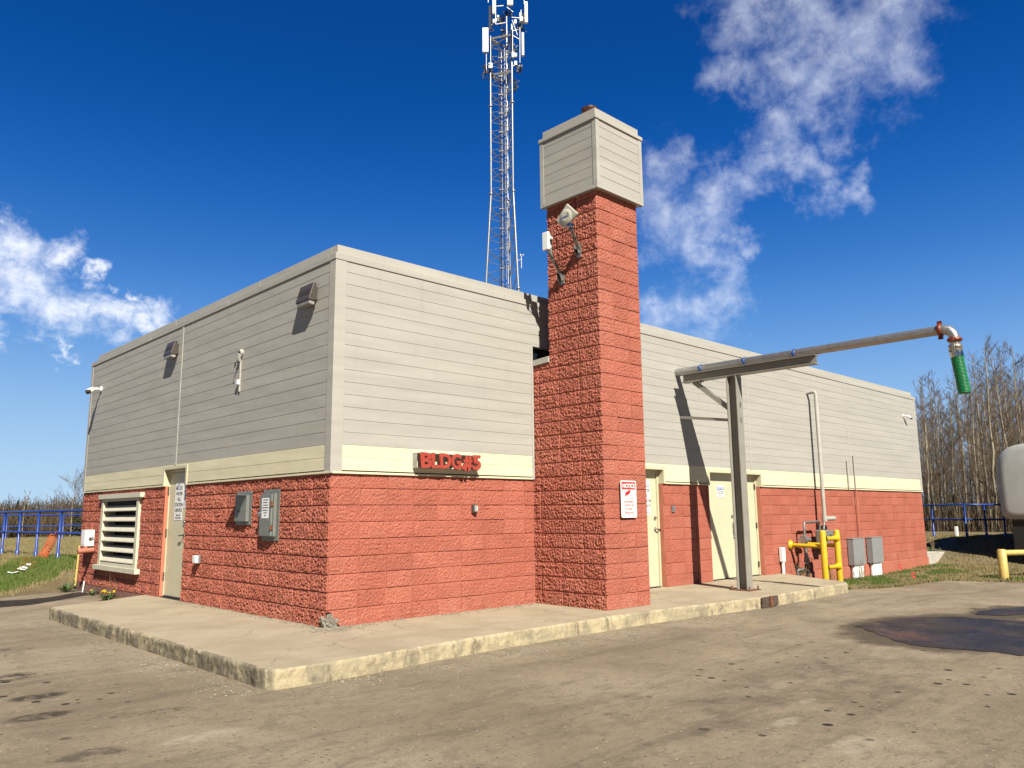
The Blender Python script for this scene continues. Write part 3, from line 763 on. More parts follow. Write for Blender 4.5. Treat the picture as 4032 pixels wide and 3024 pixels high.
# clad cap of the tower
KX0, KX1, KY0, KY1, KZ0, KZ1 = 3.325, 4.415, -1.432, -.30, 5.865, 6.92
cap = MB().box(KX0+.02, KX1-.02, KY0+.02, KY1-.02, KZ0+.02, KZ1).build('tower_cap', M['dark'], bld)
def planks(m, fmap, u0, u1, z0, z1, pitch, base=.0055, depth=.0045, gap=.005, nsub=1):
    """grooved planks as one stepped sheet"""
    pz = []; z = z0
    while z < z1-1e-4:
        zt = min(z+pitch, z1)
        pz += [(z, base), (z+.003, base+depth), (zt-gap, base+depth), (zt-gap+.002, base), ]
        z = zt
    pz[-1] = (z1, base)
    us = np.linspace(u0, u1, nsub+1)
    vs = [fmap(u, zz, dd) for (zz, dd) in pz for u in us]; n = nsub+1
    fs = [(i*n+k, i*n+k+1, (i+1)*n+k+1, (i+1)*n+k) for i in range(len(pz)-1) for k in range(nsub)]
    a, b, c = Vector(vs[fs[0][0]]), Vector(vs[fs[0][1]]), Vector(vs[fs[0][2]])
    out = Vector(fmap(u0, z0, 1.0)) - Vector(fmap(u0, z0, 0.0))
    if (b-a).cross(c-b).dot(out) < 0 and abs((b-a).cross(c-b).dot(out)) > 1e-9 or True:
        q = fs[1] if len(fs) > 1 else fs[0]
        a, b, c = Vector(vs[q[0]]), Vector(vs[q[1]]), Vector(vs[q[2]])
        if (b-a).cross(c-b).dot(out) < 0: fs = [tuple(reversed(f)) for f in fs]
    m.add(vs, fs); return m
m = MB()
planks(m, lambda u, z, d: (KX0-d+.018, u, z), KY0+.02, KY1-.02, KZ0+.04, KZ1, .152)
planks(m, lambda u, z, d: (u, KY0-d+.018, z), KX0+.02, KX1-.02, KZ0+.04, KZ1, .152)
planks(m, lambda u, z, d: (KX1+d-.018, u, z), KY0+.02, KY1-.02, KZ0+.04, KZ1, .152)
planks(m, lambda u, z, d: (u, KY1+d-.018, z), KX0+.02, KX1-.02, KZ0+.04, KZ1, .152)
m.build('cap_siding', M['siding'], cap)
m = MB()
for (x, y, sx, sy) in ((KX0, KY0, 1, 1), (KX1, KY0, -1, 1), (KX0, KY1, 1, -1), (KX1, KY1, -1, -1)):
    m.prism([(x+.002*sx, y+.002*sy, KZ0), (x+.075*sx, y+.002*sy, KZ0), (x+.075*sx, y+.012*sy, KZ0), (x+.012*sx, y+.012*sy, KZ0), (x+.012*sx, y+.075*sy, KZ0), (x+.002*sx, y+.075*sy, KZ0)], (0, 0, KZ1-KZ0-.002))
m.box(KX0+.075, KX1-.075, KY0-.003, KY0+.016, KZ0, KZ0+.045); m.box(KX0-.003, KX0+.016, KY0+.075, KY1-.075, KZ0, KZ0+.045)
m.box(KX0+.015, KX1-.015, KY0+.015, KY1-.015, KZ0+.006, KZ0+.012)
m.build('cap_corner_trim', M['trim'], cap)
m = MB(); m.box(KX0-.014, KX1+.014, KY0-.014, KY1+.014, KZ1, KZ1+.058); m.box(KX0+.035, KX1-.035, KY0+.035, KY1-.035, KZ1+.062, KZ1+.185)
m.build('cap_flashing', M['trim'], cap, .006)
m = MB(); fx, fy = 3.80, -.93
m.tube([(fx, fy, 6.9), (fx, fy, 7.36), (fx, fy, 7.37), (fx, fy, 7.42)], [.125, .125, .133, .133], 24, True); m.tube([(fx, fy, 7.421), (fx, fy, 7.424)], .118, 24)
m.build('flue_pipe', M['flue'], cap)
# ---- upper siding
ZC, ZG, PIT_ = 2.11, 4.405, .1533
m = MB()
fs_ = lambda u, z, d: (u, -.018-d, z); ls_ = lambda u, z, d: (-.018-d, u, z)
NX0, NZ0, NZ1 = CX0-.06, 3.47, 3.80
for (a, b, c, e) in ((.12, NX0, ZC, ZG),): planks(m, fs_, a, b, c, e, PIT_, nsub=3)
planks(m, fs_, NX0, 4.40, NZ1+.005, ZG, PIT_)
for a, b in ((4.40, 9.61), (9.67, 14.32), (14.38, RX-.10)): planks(m, fs_, a, b, ZC, ZG, PIT_, nsub=4)
for a, b in ((.10, 4.70), (4.76, LY-.08)): planks(m, ls_, a, b, ZC, ZG, PIT_, nsub=4)
m.build('upper_siding', M['siding'], bld)
m = MB()
ZL = 1.806
for a, b in ((.12, CX0-.05), (4.36, D1[0]), (D1[1]+.045, D2[0]-.045), (D2[1]+.045, RX-.10)): planks(m, fs_, a, b, ZL, ZC, .152)
planks(m, fs_, D1[0], D1[1]+.045, 2.062, ZC, .152); planks(m, fs_, D2[0]-.045, D2[1]+.045, 2.062, ZC, .152)
for a, b in ((.10, 4.215), (5.215, LY-.08)): planks(m, ls_, a, b, ZL, ZC, .152)
planks(m, ls_, 4.215, 5.215, 2.085, ZC, .152)
m.build('cream_band', M['cream'], bld)
# drip flashing under the band
m = MB()
for a, b in ((.0, CX0-.05), (4.36, D1[0]), (D1[1]+.045, D2[0]-.045), (D2[1]+.045, RX)): m.box(a, b, -.036, .0, 1.766, 1.792)
for a, b in ((-.0, 4.215), (5.215, LY)): m.box(-.036, -.001, a, b, 1.766, 1.792)
m.build('drip_flashing', M['cream'], bld, .002)
# backing walls (behind the cladding), roof
m = MB(); m.box(.012, .10, .10, 4.26, 1.5, 4.38); m.box(.012, .10, 5.17, LY, 1.5, 4.38); m.box(.012, .10, 4.26, 5.17, 2.07, 4.38)
m.box(.012, D1[0], .0125, .10, 1.70, 3.46); m.box(D1[0], D1[1], .0125, .10, 2.07, 3.46); m.box(D1[1], D2[0], .0125, .10, 1.70, 3.46); m.box(D2[0], D2[1], .0125, .10, 2.07, 3.46); m.box(D2[1], RX, .0125, .10, 1.70, 3.46)
m.box(.012, NX0, .0125, .10, 3.46, 4.38); m.box(4.40, RX, .0125, .10, 3.46, 4.38); m.box(NX0, 4.40, .0125, .10, NZ1, 4.38)
m.build('backing_wall', M['dark'], bld)
m = MB(); m.box(.10, RX, LY-.1, LY, -.5, 4.39); m.box(RX-.1, RX, .10, LY-.1, -.5, 4.39); m.build('rear_wall', M['siding'], bld)
m = MB(); m.box(.11, RX-.11, .11, LY-.11, 4.25, 4.30); m.build('roof', M['steelpaint'], bld)
# clerestory window in the notch beside the tower
w = MB().box(NX0+.03, 4.37, .05, .06, 3.50, NZ1-.03).build('clerestory_window', M['glass'], bld)
m = MB(); m.box(NX0-.005, NX0+.035, -.034, .06, 3.46, NZ1+.004); m.box(NX0+.036, 4.40, -.031, .06, NZ1-.028, NZ1+.004)
m.build('window_frame', M['trim'], w, .002)
# trims: corners, joints
m = MB()
m.prism([(-.034, -.034, 1.768), (.125, -.034, 1.768), (.125, -.017, 1.768), (-.017, -.017, 1.768), (-.017, .105, 1.768), (-.034, .105, 1.768)], (0, 0, ZG-1.768+.02))
m.build('corner_trim', M['trim'], bld, .003); m = MB()
m.prism([(-.034, LY+.03, 1.768), (-.034, LY-.085, 1.768), (-.017, LY-.085, 1.768), (-.017, LY+.03, 1.768)], (0, 0, ZG-1.768+.02))
m.build('corner_trim', M['trim'], bld, .003); m = MB()
m.box(RX-.105, RX+.034, -.034, -.017, 1.768, ZG+.02); m.box(RX+.002, RX+.034, -.0165, .3, 1.768, ZG+.02)
m.build('corner_trim', M['trim'], bld, .003)
MB().box(CX0-.062, CX0-.022, -.040, .0, 1.768, 3.47).build('joint_trim', M['trim'], bld, .003)
for x in (9.64, 14.35): MB().box(x-.032, x+.032, -.036, -.010, 2.1, ZG).build('joint_trim', M['trim'], bld, .003)
MB().box(-.036, -.010, 4.698, 4.762, 2.1, ZG).build('joint_trim', M['trim'], bld, .003)
# parapet cap: lower band and set-back upper band, in lengths with visible laps
m = MB()
seg = [-.052, 2.35, 4.75, 7.15, 9.6]
def capfront(x0, x1):
    m.box(x0, x1, -.042, .12, ZG-.012, ZG+.072)
for x0, x1 in ((-.042, 2.8), (2.803, 5.9), (5.903, 9.0), (9.003, 12.1), (12.103, 15.2), (15.203, RX+.05)): capfront(x0, x1)
for y0, y1 in ((.1203, 3.0), (3.003, 6.2), (6.203, LY+.05)): m.box(-.042, .12, y0, y1, ZG-.012, ZG+.072)
m.build('parapet_cap', M['trim'], bld, .004)
m = MB()
for x0, x1 in ((.02, 1.95), (1.953, 5.0), (5.003, 8.1), (8.103, 11.2), (11.203, 14.3), (14.303, RX-.06)): m.box(x0, x1, .02, .16, ZG+.072, ZG+.195)
for y0, y1 in ((.1603, 2.1), (2.103, 5.2), (5.203, LY-.18)): m.box(.02, .16, y0, y1, ZG+.072, ZG+.195)
m.build('parapet_ridge', M['trim'], bld, .004)
for i in range(9): pass
# ---- text
def text_obj(name, s, size, mat, origin, xdir, ydir, parent, bold=0., sx=1., align='CENTER', ext=.001, spacing=1.):
    c = bpy.data.curves.new(name, 'FONT'); c.body = s; c.size = size; c.align_x = align; c.align_y = 'CENTER'
    c.offset = bold; c.extrude = ext; c.resolution_u = 4; c.space_character = spacing
    t = bpy.data.objects.new(name, c); COL.objects.link(t)
    dg = bpy.context.evaluated_depsgraph_get(); dg.update()
    me = bpy.data.meshes.new_from_object(t.evaluated_get(dg))
    bpy.data.objects.remove(t); bpy.data.curves.remove(c)
    xd, yd = Vector(xdir), Vector(ydir); zd = xd.cross(yd)
    og = ORG.get(parent.name, Vector()) if parent else Vector()
    mt = Matrix(((xd.x*sx, yd.x, zd.x, origin[0]-og.x), (xd.y*sx, yd.y, zd.y, origin[1]-og.y), (xd.z*sx, yd.z, zd.z, origin[2]-og.z), (0, 0, 0, 1)))
    me.transform(mt); me.name = name; me.materials.clear()
    return link(name, me, mat, parent)
FX, FY_ = (1, 0, 0), (0, 0, 1)        # text on walls facing -y
LXD = (0, -1, 0)                      # text on walls facing -x
# ---- doors (parts of the building)
def door_frame_front(m, x0, x1, zt, rec):
    m.box(x0-.045, x0+.012, -.040, rec, 1.768, zt+.045); m.box(x1-.012, x1+.045, -.040, rec, 1.768, zt+.045)
    m.box(x0+.0125, x1-.0125, -.040, rec, zt-.012, zt+.045)
    m.box(x0+.001, x0+.05, rec-.03, rec+.05, -.02, zt-.0125); m.box(x1-.05, x1-.001, rec-.03, rec+.05, -.02, zt-.0125)
    m.box(x0+.0502, x1-.0502, rec-.03, rec+.05, zt-.06, zt-.0125)
def lever_front(p, x, z, rec, d=1):
    m = MB(); m.tube([(x, rec, z), (x, rec-.012, z)], .033, 16); m.tube([(x, rec-.01, z), (x, rec-.055, z)], .012, 10)
    m.tube([(x, rec-.055, z), (x+.05*d, rec-.058, z-.002), (x+.11*d, rec-.052, z-.004)], .011, 10); return m.build('handle', M['chrome'], p)
def bolt_front(p, x, z, rec):
    m = MB(); m.tube([(x, rec, z), (x, rec-.02, z), (x, rec-.03, z)], [.032, .032, .024], 16); return m.build('deadbolt', M['chrome'], p)
for (x0, x1, kind) in ((*D1, 1), (*D2, 2)):
    rec = .115
    m = MB()
    if kind == 1: m.box(x0+.051, x1-.051, rec, rec+.045, .015, 1.985)
    else:
        xm = 9.13; m.box(x0+.051, xm-.002, rec, rec+.045, .015, 1.985)
    d = m.build('door', M['door'], bld, .003)
    m = MB(); door_frame_front(m, x0, x1, 2.02, rec); m.build('door_frame', M['door'], d, .003)
    for xx, s in ((x0+.0005, 1), (x1-.0005, -1)): MB().box(xx, xx+.012*s, -.002, .08, -.02, 1.766).build('door_reveal', M['redsmooth'], d)
    m = MB(); m.box(x0+.05, x1-.05, rec-.05, rec+.04, -.015, .013); m.build('threshold', M['rubber'], d)
    if kind == 1:
        lever_front(d, 6.50, .985, rec, 1); bolt_front(d, 6.50, 1.18, rec)
    else:
        bolt_front(d, 9.03, 1.184, rec)
        m = MB(); m.tube([(9.06, rec, 1.035), (9.06, rec-.05, 1.03), (9.06, rec-.06, 1.0), (9.06, rec-.06, .83), (9.06, rec-.05, .795), (9.06, rec, .79)], .011, 10)
        m.box(9.04, 9.08, rec-.006, rec-.001, .76, 1.065); m.build('pull_handle', M['chrome'], d)
        d2 = MB().box(xm+.002, x1-.051, rec, rec+.045, .015, 1.985).build('door', M['door'], bld, .003)
        for zz in (1.77, .99, .22): MB().box(x1-.060, x1-.042, rec-.035, rec-.001, zz-.055, zz+.055).build('hinge', M['brownsteel'], d2)
# left wall door, hinged at the far side
y0, y1, rec = 4.26, 5.17, .062
d = MB().box(rec, rec+.045, y0+.03, y1-.03, .03, 1.985).build('door', M['door'], bld, .003)
m = MB(); m.box(-.040, rec, y1-.012, y1+.045, 1.768, 2.085); m.box(-.040, rec, y0-.045, y0+.012, 1.768, 2.085); m.box(-.040, rec, y0+.0125, y1-.0125, 2.035, 2.085)
m.box(rec-.012, rec+.05, y1-.03, y1-.001, -.02, 2.034); m.box(rec-.012, rec+.05, y0+.001, y0+.03, -.02, 2.034); m.box(rec-.012, rec+.05, y0+.0302, y1-.0302, 1.99, 2.034)
m.build('door_frame', M['door'], d, .003)
MB().box(-.002, rec-.013, y1-.012, y1+.02, -.02, 1.767).build('door_reveal', M['salmon'], d); MB().box(-.002, rec-.013, y0-.02, y0+.012, -.02, 1.767).build('door_reveal', M['salmon'], d)
for zz in (1.70, 1.02, .33): MB().box(rec-.03, rec-.013, y1-.046, y1-.020, zz-.06, zz+.06).build('hinge', M['brownsteel'], d)
m = MB(); m.box(.0, rec+.04, y0+.02, y1-.02, -.01, .012); m.box(rec-.02, rec+.03, y0+.05, y1-.05, .012, .03); m.build('threshold', M['rubber'], d)
m = MB(); yy = 4.43; m.tube([(rec, yy, .985), (rec-.012, yy, .985)], .033, 16); m.tube([(rec-.01, yy, .985), (rec-.055, yy, .985)], .012, 10); m.tube([(rec-.055, yy, .985), (rec-.058, yy+.05, .983), (rec-.052, yy+.11, .98)], .012, 10); m.build('handle', M['chrome'], d)
m = MB(); m.tube([(rec, yy, 1.19), (rec-.022, yy, 1.19), (rec-.03, yy, 1.19)], [.03, .03, .022], 14); m.build('deadbolt', M['chrome'], d)
# louvre
lv = MB().box(.19, .20, 6.2, 8.25, .38, 1.65).build('louver', M['dark'], bld)
m = MB()
m.box(-.055, .18, 8.10, 8.22, .40, 1.632); m.box(-.055, .18, 6.20, 6.32, .40, 1.632)
m.box(-.085, .02, 6.07, 8.34, 1.615, 1.70); m.box(-.05, .18, 6.3205, 8.0995, 1.57, 1.614)
m.box(-.05, .18, 6.3205, 8.0995, .40, .455); m.box(-.10, .02, 6.07, 8.35, .315, .40)
m.build('louver_frame', M['louver'], lv, .004)
NB = 6
for k in range(NB):
    zt = .47 + (1.565-.47)*(k+.92)/NB
    m = MB(); m.prism([(-.048, 6.321, zt-.165), (-.048, 6.321, zt-.150), (.020, 6.321, zt-.062), (.14, 6.321, zt-.055), (.14, 6.321, zt-.062), (.024, 6.321, zt-.070), (-.040, 6.321, zt-.155), (-.040, 6.321, zt-.165)], (0, 1.778, 0))
    m.build('louver_blade', M['louver'], lv)
# ================================================================== SIGNS
def letter_sign():
    x0, x1, z0, z1 = 1.165, 2.265, 1.862, 2.058
    t = thing('building_sign', 'open metal frame holding bold red letters reading BLDG.#5 on the cream band', 'sign', (1.7, -.05, 1.96))
    m = MB()
    m.box(x0, x1, -.125, -.032, z1-.004, z1); m.box(x0, x1, -.125, -.032, z0, z0+.004); m.box(x0, x0+.004, -.125, -.032, z0+.0045, z1-.0045)
    m.box(x0+.0045, x0+.038, -.036, -.032, z0+.0045, z1-.0045)
    m.build('frame', M['galv'], t)
    for zz in (z0+.045, z1-.045): MB().ball((x0+.02, -.038, zz), .008, 8, 5).build('bolt', M['chrome'], t)
    for ch, cx, wd in (('B', 1.303, .186), ('L', 1.456, .140), ('D', 1.618, .186), ('G', 1.802, .172), ('.', 1.917, .05), ('#', 2.002, .150), ('5', 2.160, .150)):
        z = (z0+z1)/2
        if ch == '.': MB().box(1.892, 1.938, -.158, -.134, z0+.002, z0+.048).build('letter', M['signred'], t)
        else:
            o = text_obj('letter', ch, .262, M['signred'], (0, -.138, z-.006), FX, FY_, t, bold=.0105, ext=.012)
            xs = [v.co.x for v in o.data.vertices]; a, b = min(xs), max(xs); k = wd/(b-a)
            for v in o.data.vertices: v.co.x = (v.co.x-(a+b)/2)*k + cx - ORG[t.name].x
letter_sign()
def notice_sign():
    x0, x1, z0, z1, y = 3.70, 4.045, 1.205, 1.712, -1.385
    t = thing('notice_sign', 'white and red NOTICE video surveillance sign on the flue tower', 'sign', (3.87, y, 1.46))
    cx = (x0+x1)/2
    def rrect(m, a, b, c, e, r, yy, th):
        pts = []
        for (px, pz, s) in ((b-r, e-r, 0), (a+r, e-r, 1), (a+r, c+r, 2), (b-r, c+r, 3)):
            for k in range(5):
                an = PI/2*(s+k/4); pts.append((px+r*math.cos(an), yy, pz+r*math.sin(an)))
        m.prism(pts, (0, th, 0)); return m
    rrect(MB(), x0, x1, z0, z1, .025, y, .004).build('panel', M['white'], t)
    rrect(MB(), x0+.018, x1-.018, z1-.122, z1-.018, .012, y-.0015, .001).build('header', M['redink'], t)
    text_obj('header_text', 'NOTICE', .080, M['white'], (cx, y-.003, z1-.075), FX, FY_, t, bold=.0028, sx=.92, ext=.0005)
    for i, s in enumerate(('THIS PROPERTY', 'IS PROTECTED', 'BY VIDEO', 'SURVEILLANCE')):
        text_obj('lettering', s, .040, M['pinkink'], (cx, y-.0025, z0+.215-.049*i), FX, FY_, t, bold=.0006, sx=.80, ext=.0005)
    m = MB(); yy = y-.0025
    m.prism([(x0+.083, yy, z0+.328), (x0+.10, yy, z0+.345), (x0+.205, yy, z0+.385), (x0+.215, yy, z0+.362), (x0+.185, yy, z0+.325), (x0+.135, yy, z0+.303)], (0, .001, 0))
    m.prism([(x0+.085, yy, z0+.318), (x0+.128, yy, z0+.300), (x0+.118, yy, z0+.285), (x0+.09, yy, z0+.295)], (0, .001, 0))
    m.prism([(x0+.176, yy, z0+.318), (x0+.182, yy, z0+.318), (x0+.198, yy, z0+.272), (x0+.192, yy, z0+.272)], (0, .001, 0))
    m.prism([(x0+.192, yy, z0+.27), (x0+.25, yy, z0+.268), (x0+.25, yy, z0+.262), (x0+.192, yy, z0+.264)], (0, .001, 0))
    m.prism([(x0+.25, yy, z0+.285), (x0+.256, yy, z0+.285), (x0+.256, yy, z0+.245), (x0+.25, yy, z0+.245)], (0, .001, 0))
    m.build('camera_symbol', M['redink'], t)
    m = MB()
    for a, b, c, e in ((x0+.018, x1-.018, z0+.018, z0+.020), (x0+.018, x0+.020, z0+.02, z1-.12), (x1-.020, x1-.018, z0+.02, z1-.12)): m.box(a, b, y-.0015, y-.0005, c, e)
    m.build('border_line', M['pinkink'], t)
    for zz in (z0+.03, z1-.03): MB().ball((cx, y-.003, zz), .006, 8, 5).build('screw', M['rust'], t)
notice_sign()
def service_sign(o, xd, w, h, label):
    """o = centre of panel on the door face; xd = reading direction"""
    o = Vector(o); xd = Vector(xd); zd = Vector((0, 0, 1)); nd = xd.cross(zd)
    t = thing('service_sign', label, 'sign', o)
    def rect(m, a, b, c, e, lift, th=.002):
        m.prism([o+xd*a+zd*c+nd*lift, o+xd*b+zd*c+nd*lift, o+xd*b+zd*e+nd*lift, o+xd*a+zd*e+nd*lift], nd*th)
    m = MB(); rect(m, -w/2, w/2, -h/2, h/2, .001, .003); m.build('panel', M['white'], t)
    P = lambda dx, dz: tuple(o+xd*dx+zd*dz+nd*.0055)
    for s, dz in (('WATER', .115), ('FILL', .028), ('STATION', -.06), ('SERVICE', -.147)):
        text_obj('lettering', s, .072, M['ink'], P(.015, dz), xd, zd, t, bold=.001, sx=.98*w/.29, ext=.0005)
    for s, dz in (('Please Call:', -.222), ('780-573-9643', -.268)):
        text_obj('lettering', s, .042, M['ink'], P(.01, dz), xd, zd, t, sx=.92*w/.29, ext=.0005)
    text_obj('logo_text', 'City of', .026, M['ink'], P(-.01, .265), xd, zd, t, ext=.0005)
    text_obj('logo_text', 'Cold Lake', .036, M['blueink'], P(.06, .225), xd, zd, t, ext=.0005, sx=.9)
    m = MB()
    a = o+nd*.0045
    m.prism([a-xd*.13+zd*.185, a-xd*.055+zd*.185, a-xd*.105+zd*.255], nd*.001)
    pts = [a+xd*(-.045+.042*math.cos(q))+zd*(.215+.036*math.sin(q)) for q in np.linspace(R(50), R(310), 14)] + [a+xd*(-.040+.024*math.cos(q))+zd*(.215+.021*math.sin(q)) for q in np.linspace(R(310), R(50), 14)]
    m.add(pts, [(i, i+1, 26-i, 27-i) for i in range(13)])
    rect(m, 0, .125, .185, .198, .0045, .001)
    m.build('logo', M['blueink'], t)
service_sign((.062, 4.728, 1.524), LXD, .31, .605, 'white WATER FILL STATION SERVICE sign on the door between louvre and grey boxes')
service_sign((6.245, .115, 1.53), FX, .30, .60, 'white water fill service sign half hidden behind the flue tower')
t = thing('paper_notice', 'faded paper notice taped beside the sign on the left door', 'notice', (.06, 4.46, 1.56))
MB().box(.058, .061, 4.35, 4.552, 1.416, 1.725).build('sheet', M['paper'], t)
m = MB()
for k in range(7): m.box(.0565, .0575, 4.375+.01*(k % 3), 4.53-.012*((k*2) % 3), 1.67-.036*k, 1.68-.036*k)
m.build('writing', M['elec'], t)
t = thing('notice_sign', 'small white and blue NOTICE do not enter sign on the double door', 'sign', (8.66, .11, 1.66))
MB().box(8.535, 8.795, .110, .1135, 1.555, 1.775).build('panel', M['white'], t)
MB().box(8.548, 8.782, .1085, .1095, 1.69, 1.755).build('header', M['noticeblue'], t)
text_obj('header_text', 'NOTICE', .062, M['white'], (8.665, .1078, 1.722), FX, FY_, t, bold=.0018, sx=.9, ext=.0004)
for s, dz in (('DO NOT', 1.658), ('ENTER', 1.622)): text_obj('lettering', s, .040, M['ink'], (8.72, .109, dz), FX, FY_, t, bold=.0006, sx=.72, ext=.0004)
text_obj('lettering', 'AUTHORIZED PERSONNEL ONLY', .016, M['ink'], (8.665, .109, 1.583), FX, FY_, t, sx=.9, ext=.0004)
m = MB(); m.tube([(8.605+.034*math.cos(a), .109, 1.64+.034*math.sin(a)) for a in np.linspace(0, 2*PI, 20)], .004, 5, False); m.bar((8.582, .109, 1.664), (8.628, .109, 1.616), .002, .006)
m.build('no_entry_symbol', M['redink'], t)
m = MB(); m.box(8.600, 8.610, .1075, .1085, 1.618, 1.65); m.ball((8.605, .108, 1.657), .006, 8, 4, (1, .2, 1)); m.build('walking_figure', M['ink'], t)

# ================================================================== WALL FIXTURES
def wall_lamp(y, label):
    t = thing('wall_lamp', label, 'wall lamp', (-.03, y, 4.020), group='wall lamps along the left side')
    def pr(m, prof, a, b): m.prism([(x, a, z) for x, z in prof], (0, b-a, 0))
    m = MB(); m.box(-.062, -.030, y-.135, y+.135, 3.955, 4.128); m.build('back_plate', M['bronze'], t, .004)
    m = MB(); m.prism([(-.063, y-.17, 3.934), (-.063, y-.17, 4.160), (-.105, y-.17, 4.168), (-.165, y-.17, 3.962), (-.165, y-.17, 3.934)], (0, .34, 0))
    m.build('housing', M['bronze'], t, .006)
    m = MB()
    for k in range(10):
        yy = y-.13+.026*k
        m.bar((-.132, yy, 4.085), (-.150, yy, 4.020), .010, .008)
    m.build('cooling_fin', M['black'], t)
    m = MB(); m.prism([(-.070, y-.155, 3.932), (-.160, y-.155, 3.932), (-.150, y-.155, 3.887), (-.085, y-.155, 3.880)], (0, .31, 0)); m.build('lens', M['lens'], t, .006)
wall_lamp(.53, 'bronze wall lamp high on the grey siding nearest the front corner')
wall_lamp(5.02, 'bronze wall lamp beside the vertical trim above the left door')
def cctv(o, out, aim, label, k=1.):
    o = Vector(o); out = Vector(out)*k; aim = Vector(aim).normalized(); side = aim.cross(Vector((0,0,1))).normalized(); up = side.cross(aim)
    t = thing('security_camera', label, 'security camera', o)
    m = MB(); m.tube([o, o+out*.022, o+out*.028], [.055*k, .055*k, .04*k], 18); m.tube([o+out*.025, o+out*.075, o+out*.10+aim*.03], .022*k, 12); m.ball(o+out*.085+aim*.01, .030*k, 12, 8); m.build('mount', M['white'], t)
    b = o+out*.115+aim*.03
    m = MB(); m.tube([b, b+aim*.01*k, b+aim*.16*k, b+aim*.165*k], [.035*k, .045*k, .048*k, .046*k], 20); m.obox(b+aim*.10*k+up*.042*k, aim*.09*k, side*.043*k, up*.005*k); m.build('body', M['white'], t)
    m = MB(); m.tube([b+aim*.1651*k, b+aim*.215*k, b+aim*.225*k], [.046*k, .046*k, .036*k], 20); m.ball(b+aim*.222*k, .026*k, 12, 6); m.build('lens', M['black'], t)
cctv((-.03, 8.84, 3.83), (-1, 0, 0), (-.75, -.55, -.42), 'white bullet security camera at the far end of the left wall')
cctv((18.05, -.03, 3.86), (0, -1, 0), (.80, -.45, -.40), 'white bullet security camera near the right end of the front wall', .72)
t = thing('cable_stub', 'cut cable and short conduit hanging from a sooty hole in the left siding', 'cable', (-.03, 2.48, 3.3))
m = MB(); m.tube([(-.028, 2.47, 3.60), (-.075, 2.47, 3.595)], [.05, .045], 14, True); m.tube([(-.05, 2.47, 3.57), (-.07, 2.485, 3.53), (-.05, 2.49, 3.47)], [.04, .03, .02], 10)
m.build('elbow', M['trim'], t)
m = MB(); m.tube([(-.0755, 2.47, 3.595), (-.0765, 2.47, 3.595)], .036, 14); m.build('elbow_mouth', M['cable'], t)
MB().tube([(-.06, 2.49, 3.49), (-.10, 2.53, 3.45), (-.08, 2.56, 3.41)], .006, 6).build('loose_wire', M['cable'], t); MB().tube([(-.06, 2.49, 3.49), (-.12, 2.50, 3.43), (-.11, 2.52, 3.37)], .006, 6).build('loose_wire', M['cable'], t)
m = MB(); m.box(-.050, -.030, 2.475, 2.51, 3.03, 3.49); m.build('conduit', M['trim'], t, .003)
m = MB(); m.box(-.085, -.051, 2.46, 2.525, 3.13, 3.20); m.build('junction_box', M['white'], t, .004)
def grille_box(): pass
# grey boxes on flanged plates
t = thing('electrical_box', 'small grey electrical box with rain hood left of the papered box', 'electrical box', (-.03, 2.19, 1.38))
m = MB(); m.box(-.030, -.024, 1.96, 2.43, 1.155, 1.612); m.build('back_plate', M['elec'], t, .002)
m = MB(); m.box(-.075, -.0305, 2.03, 2.375, 1.205, 1.555); m.build('cover', M['elec'], t, .003)
m = MB(); m.prism([(-.076, 2.025, 1.5555), (-.200, 2.025, 1.5555), (-.200, 2.38, 1.5555), (-.076, 2.38, 1.5555)], (0, 0, .005)); m.build('rain_hood', M['elec'], t)
m = MB(); m.box(-.11, -.0755, 2.20, 2.235, 1.345, 1.36); m.tube([(-.08, 2.218, 1.35), (-.115, 2.218, 1.35)], .012, 8); m.build('latch', M['black'], t)
for y, z in ((2.0, 1.585), (2.19, 1.585), (2.39, 1.585), (2.0, 1.18), (2.19, 1.18), (1.99, 1.38)): MB().ball((-.031, y, z), .009, 8, 5).build('bolt', M['galvd'], t)
t = thing('electrical_box', 'tall grey electrical box with a paper notice taped to its door', 'electrical box', (-.03, 1.41, 1.29))
m = MB(); m.box(-.030, -.024, 1.18, 1.63, .958, 1.615); m.build('back_plate', M['elec'], t, .002)
m = MB(); m.box(-.068, -.0305, 1.255, 1.60, 1.015, 1.562); m.build('body', M['elec'], t, .003)
dd = MB().box(-.092, -.0685, 1.285, 1.60, 1.020, 1.545).build('door', M['elec'], t, .003)
for zz in (1.43, 1.13):
    m = MB(); m.box(-.100, -.045, 1.268, 1.284, zz-.03, zz+.03); m.tube([(-.10, 1.272, zz-.035), (-.10, 1.272, zz+.035)], .008, 8); m.build('hinge', M['rust'], t)
m = MB(); m.tube([(-.0925, 1.585, 1.31), (-.115, 1.585, 1.31)], .018, 10); m.box(-.118, -.105, 1.57, 1.60, 1.275, 1.33); m.build('padlock', M['chrome'], t)
pn = MB().box(-.0945, -.0928, 1.345, 1.535, 1.245, 1.505).build('paper_notice', M['paper'], t)
m = MB()
for k, (a, b) in enumerate(((1.37, 1.50), (1.38, 1.51), (1.37, 1.50), (1.355, 1.525), (1.37, 1.515), (1.39, 1.48), (1.41, 1.46))): m.box(-.0958, -.0950, a, b, 1.475-.033*k, 1.485-.033*k)
m.build('writing', M['ink'], pn)
for y, z in ((1.21, 1.59), (1.41, 1.59), (1.60, 1.59), (1.21, .985), (1.41, .985), (1.20, 1.29)): MB().ball((-.031, y, z), .009, 8, 5).build('bolt', M['galvd'], t)
t = thing('outlet_box', 'small white weatherproof outlet cover low on the left block wall', 'outlet', (-.03, 3.62, .645))
m = MB(); m.box(-.045, -.02, 3.56, 3.70, .59, .71); m.build('base', M['galv'], t, .004)
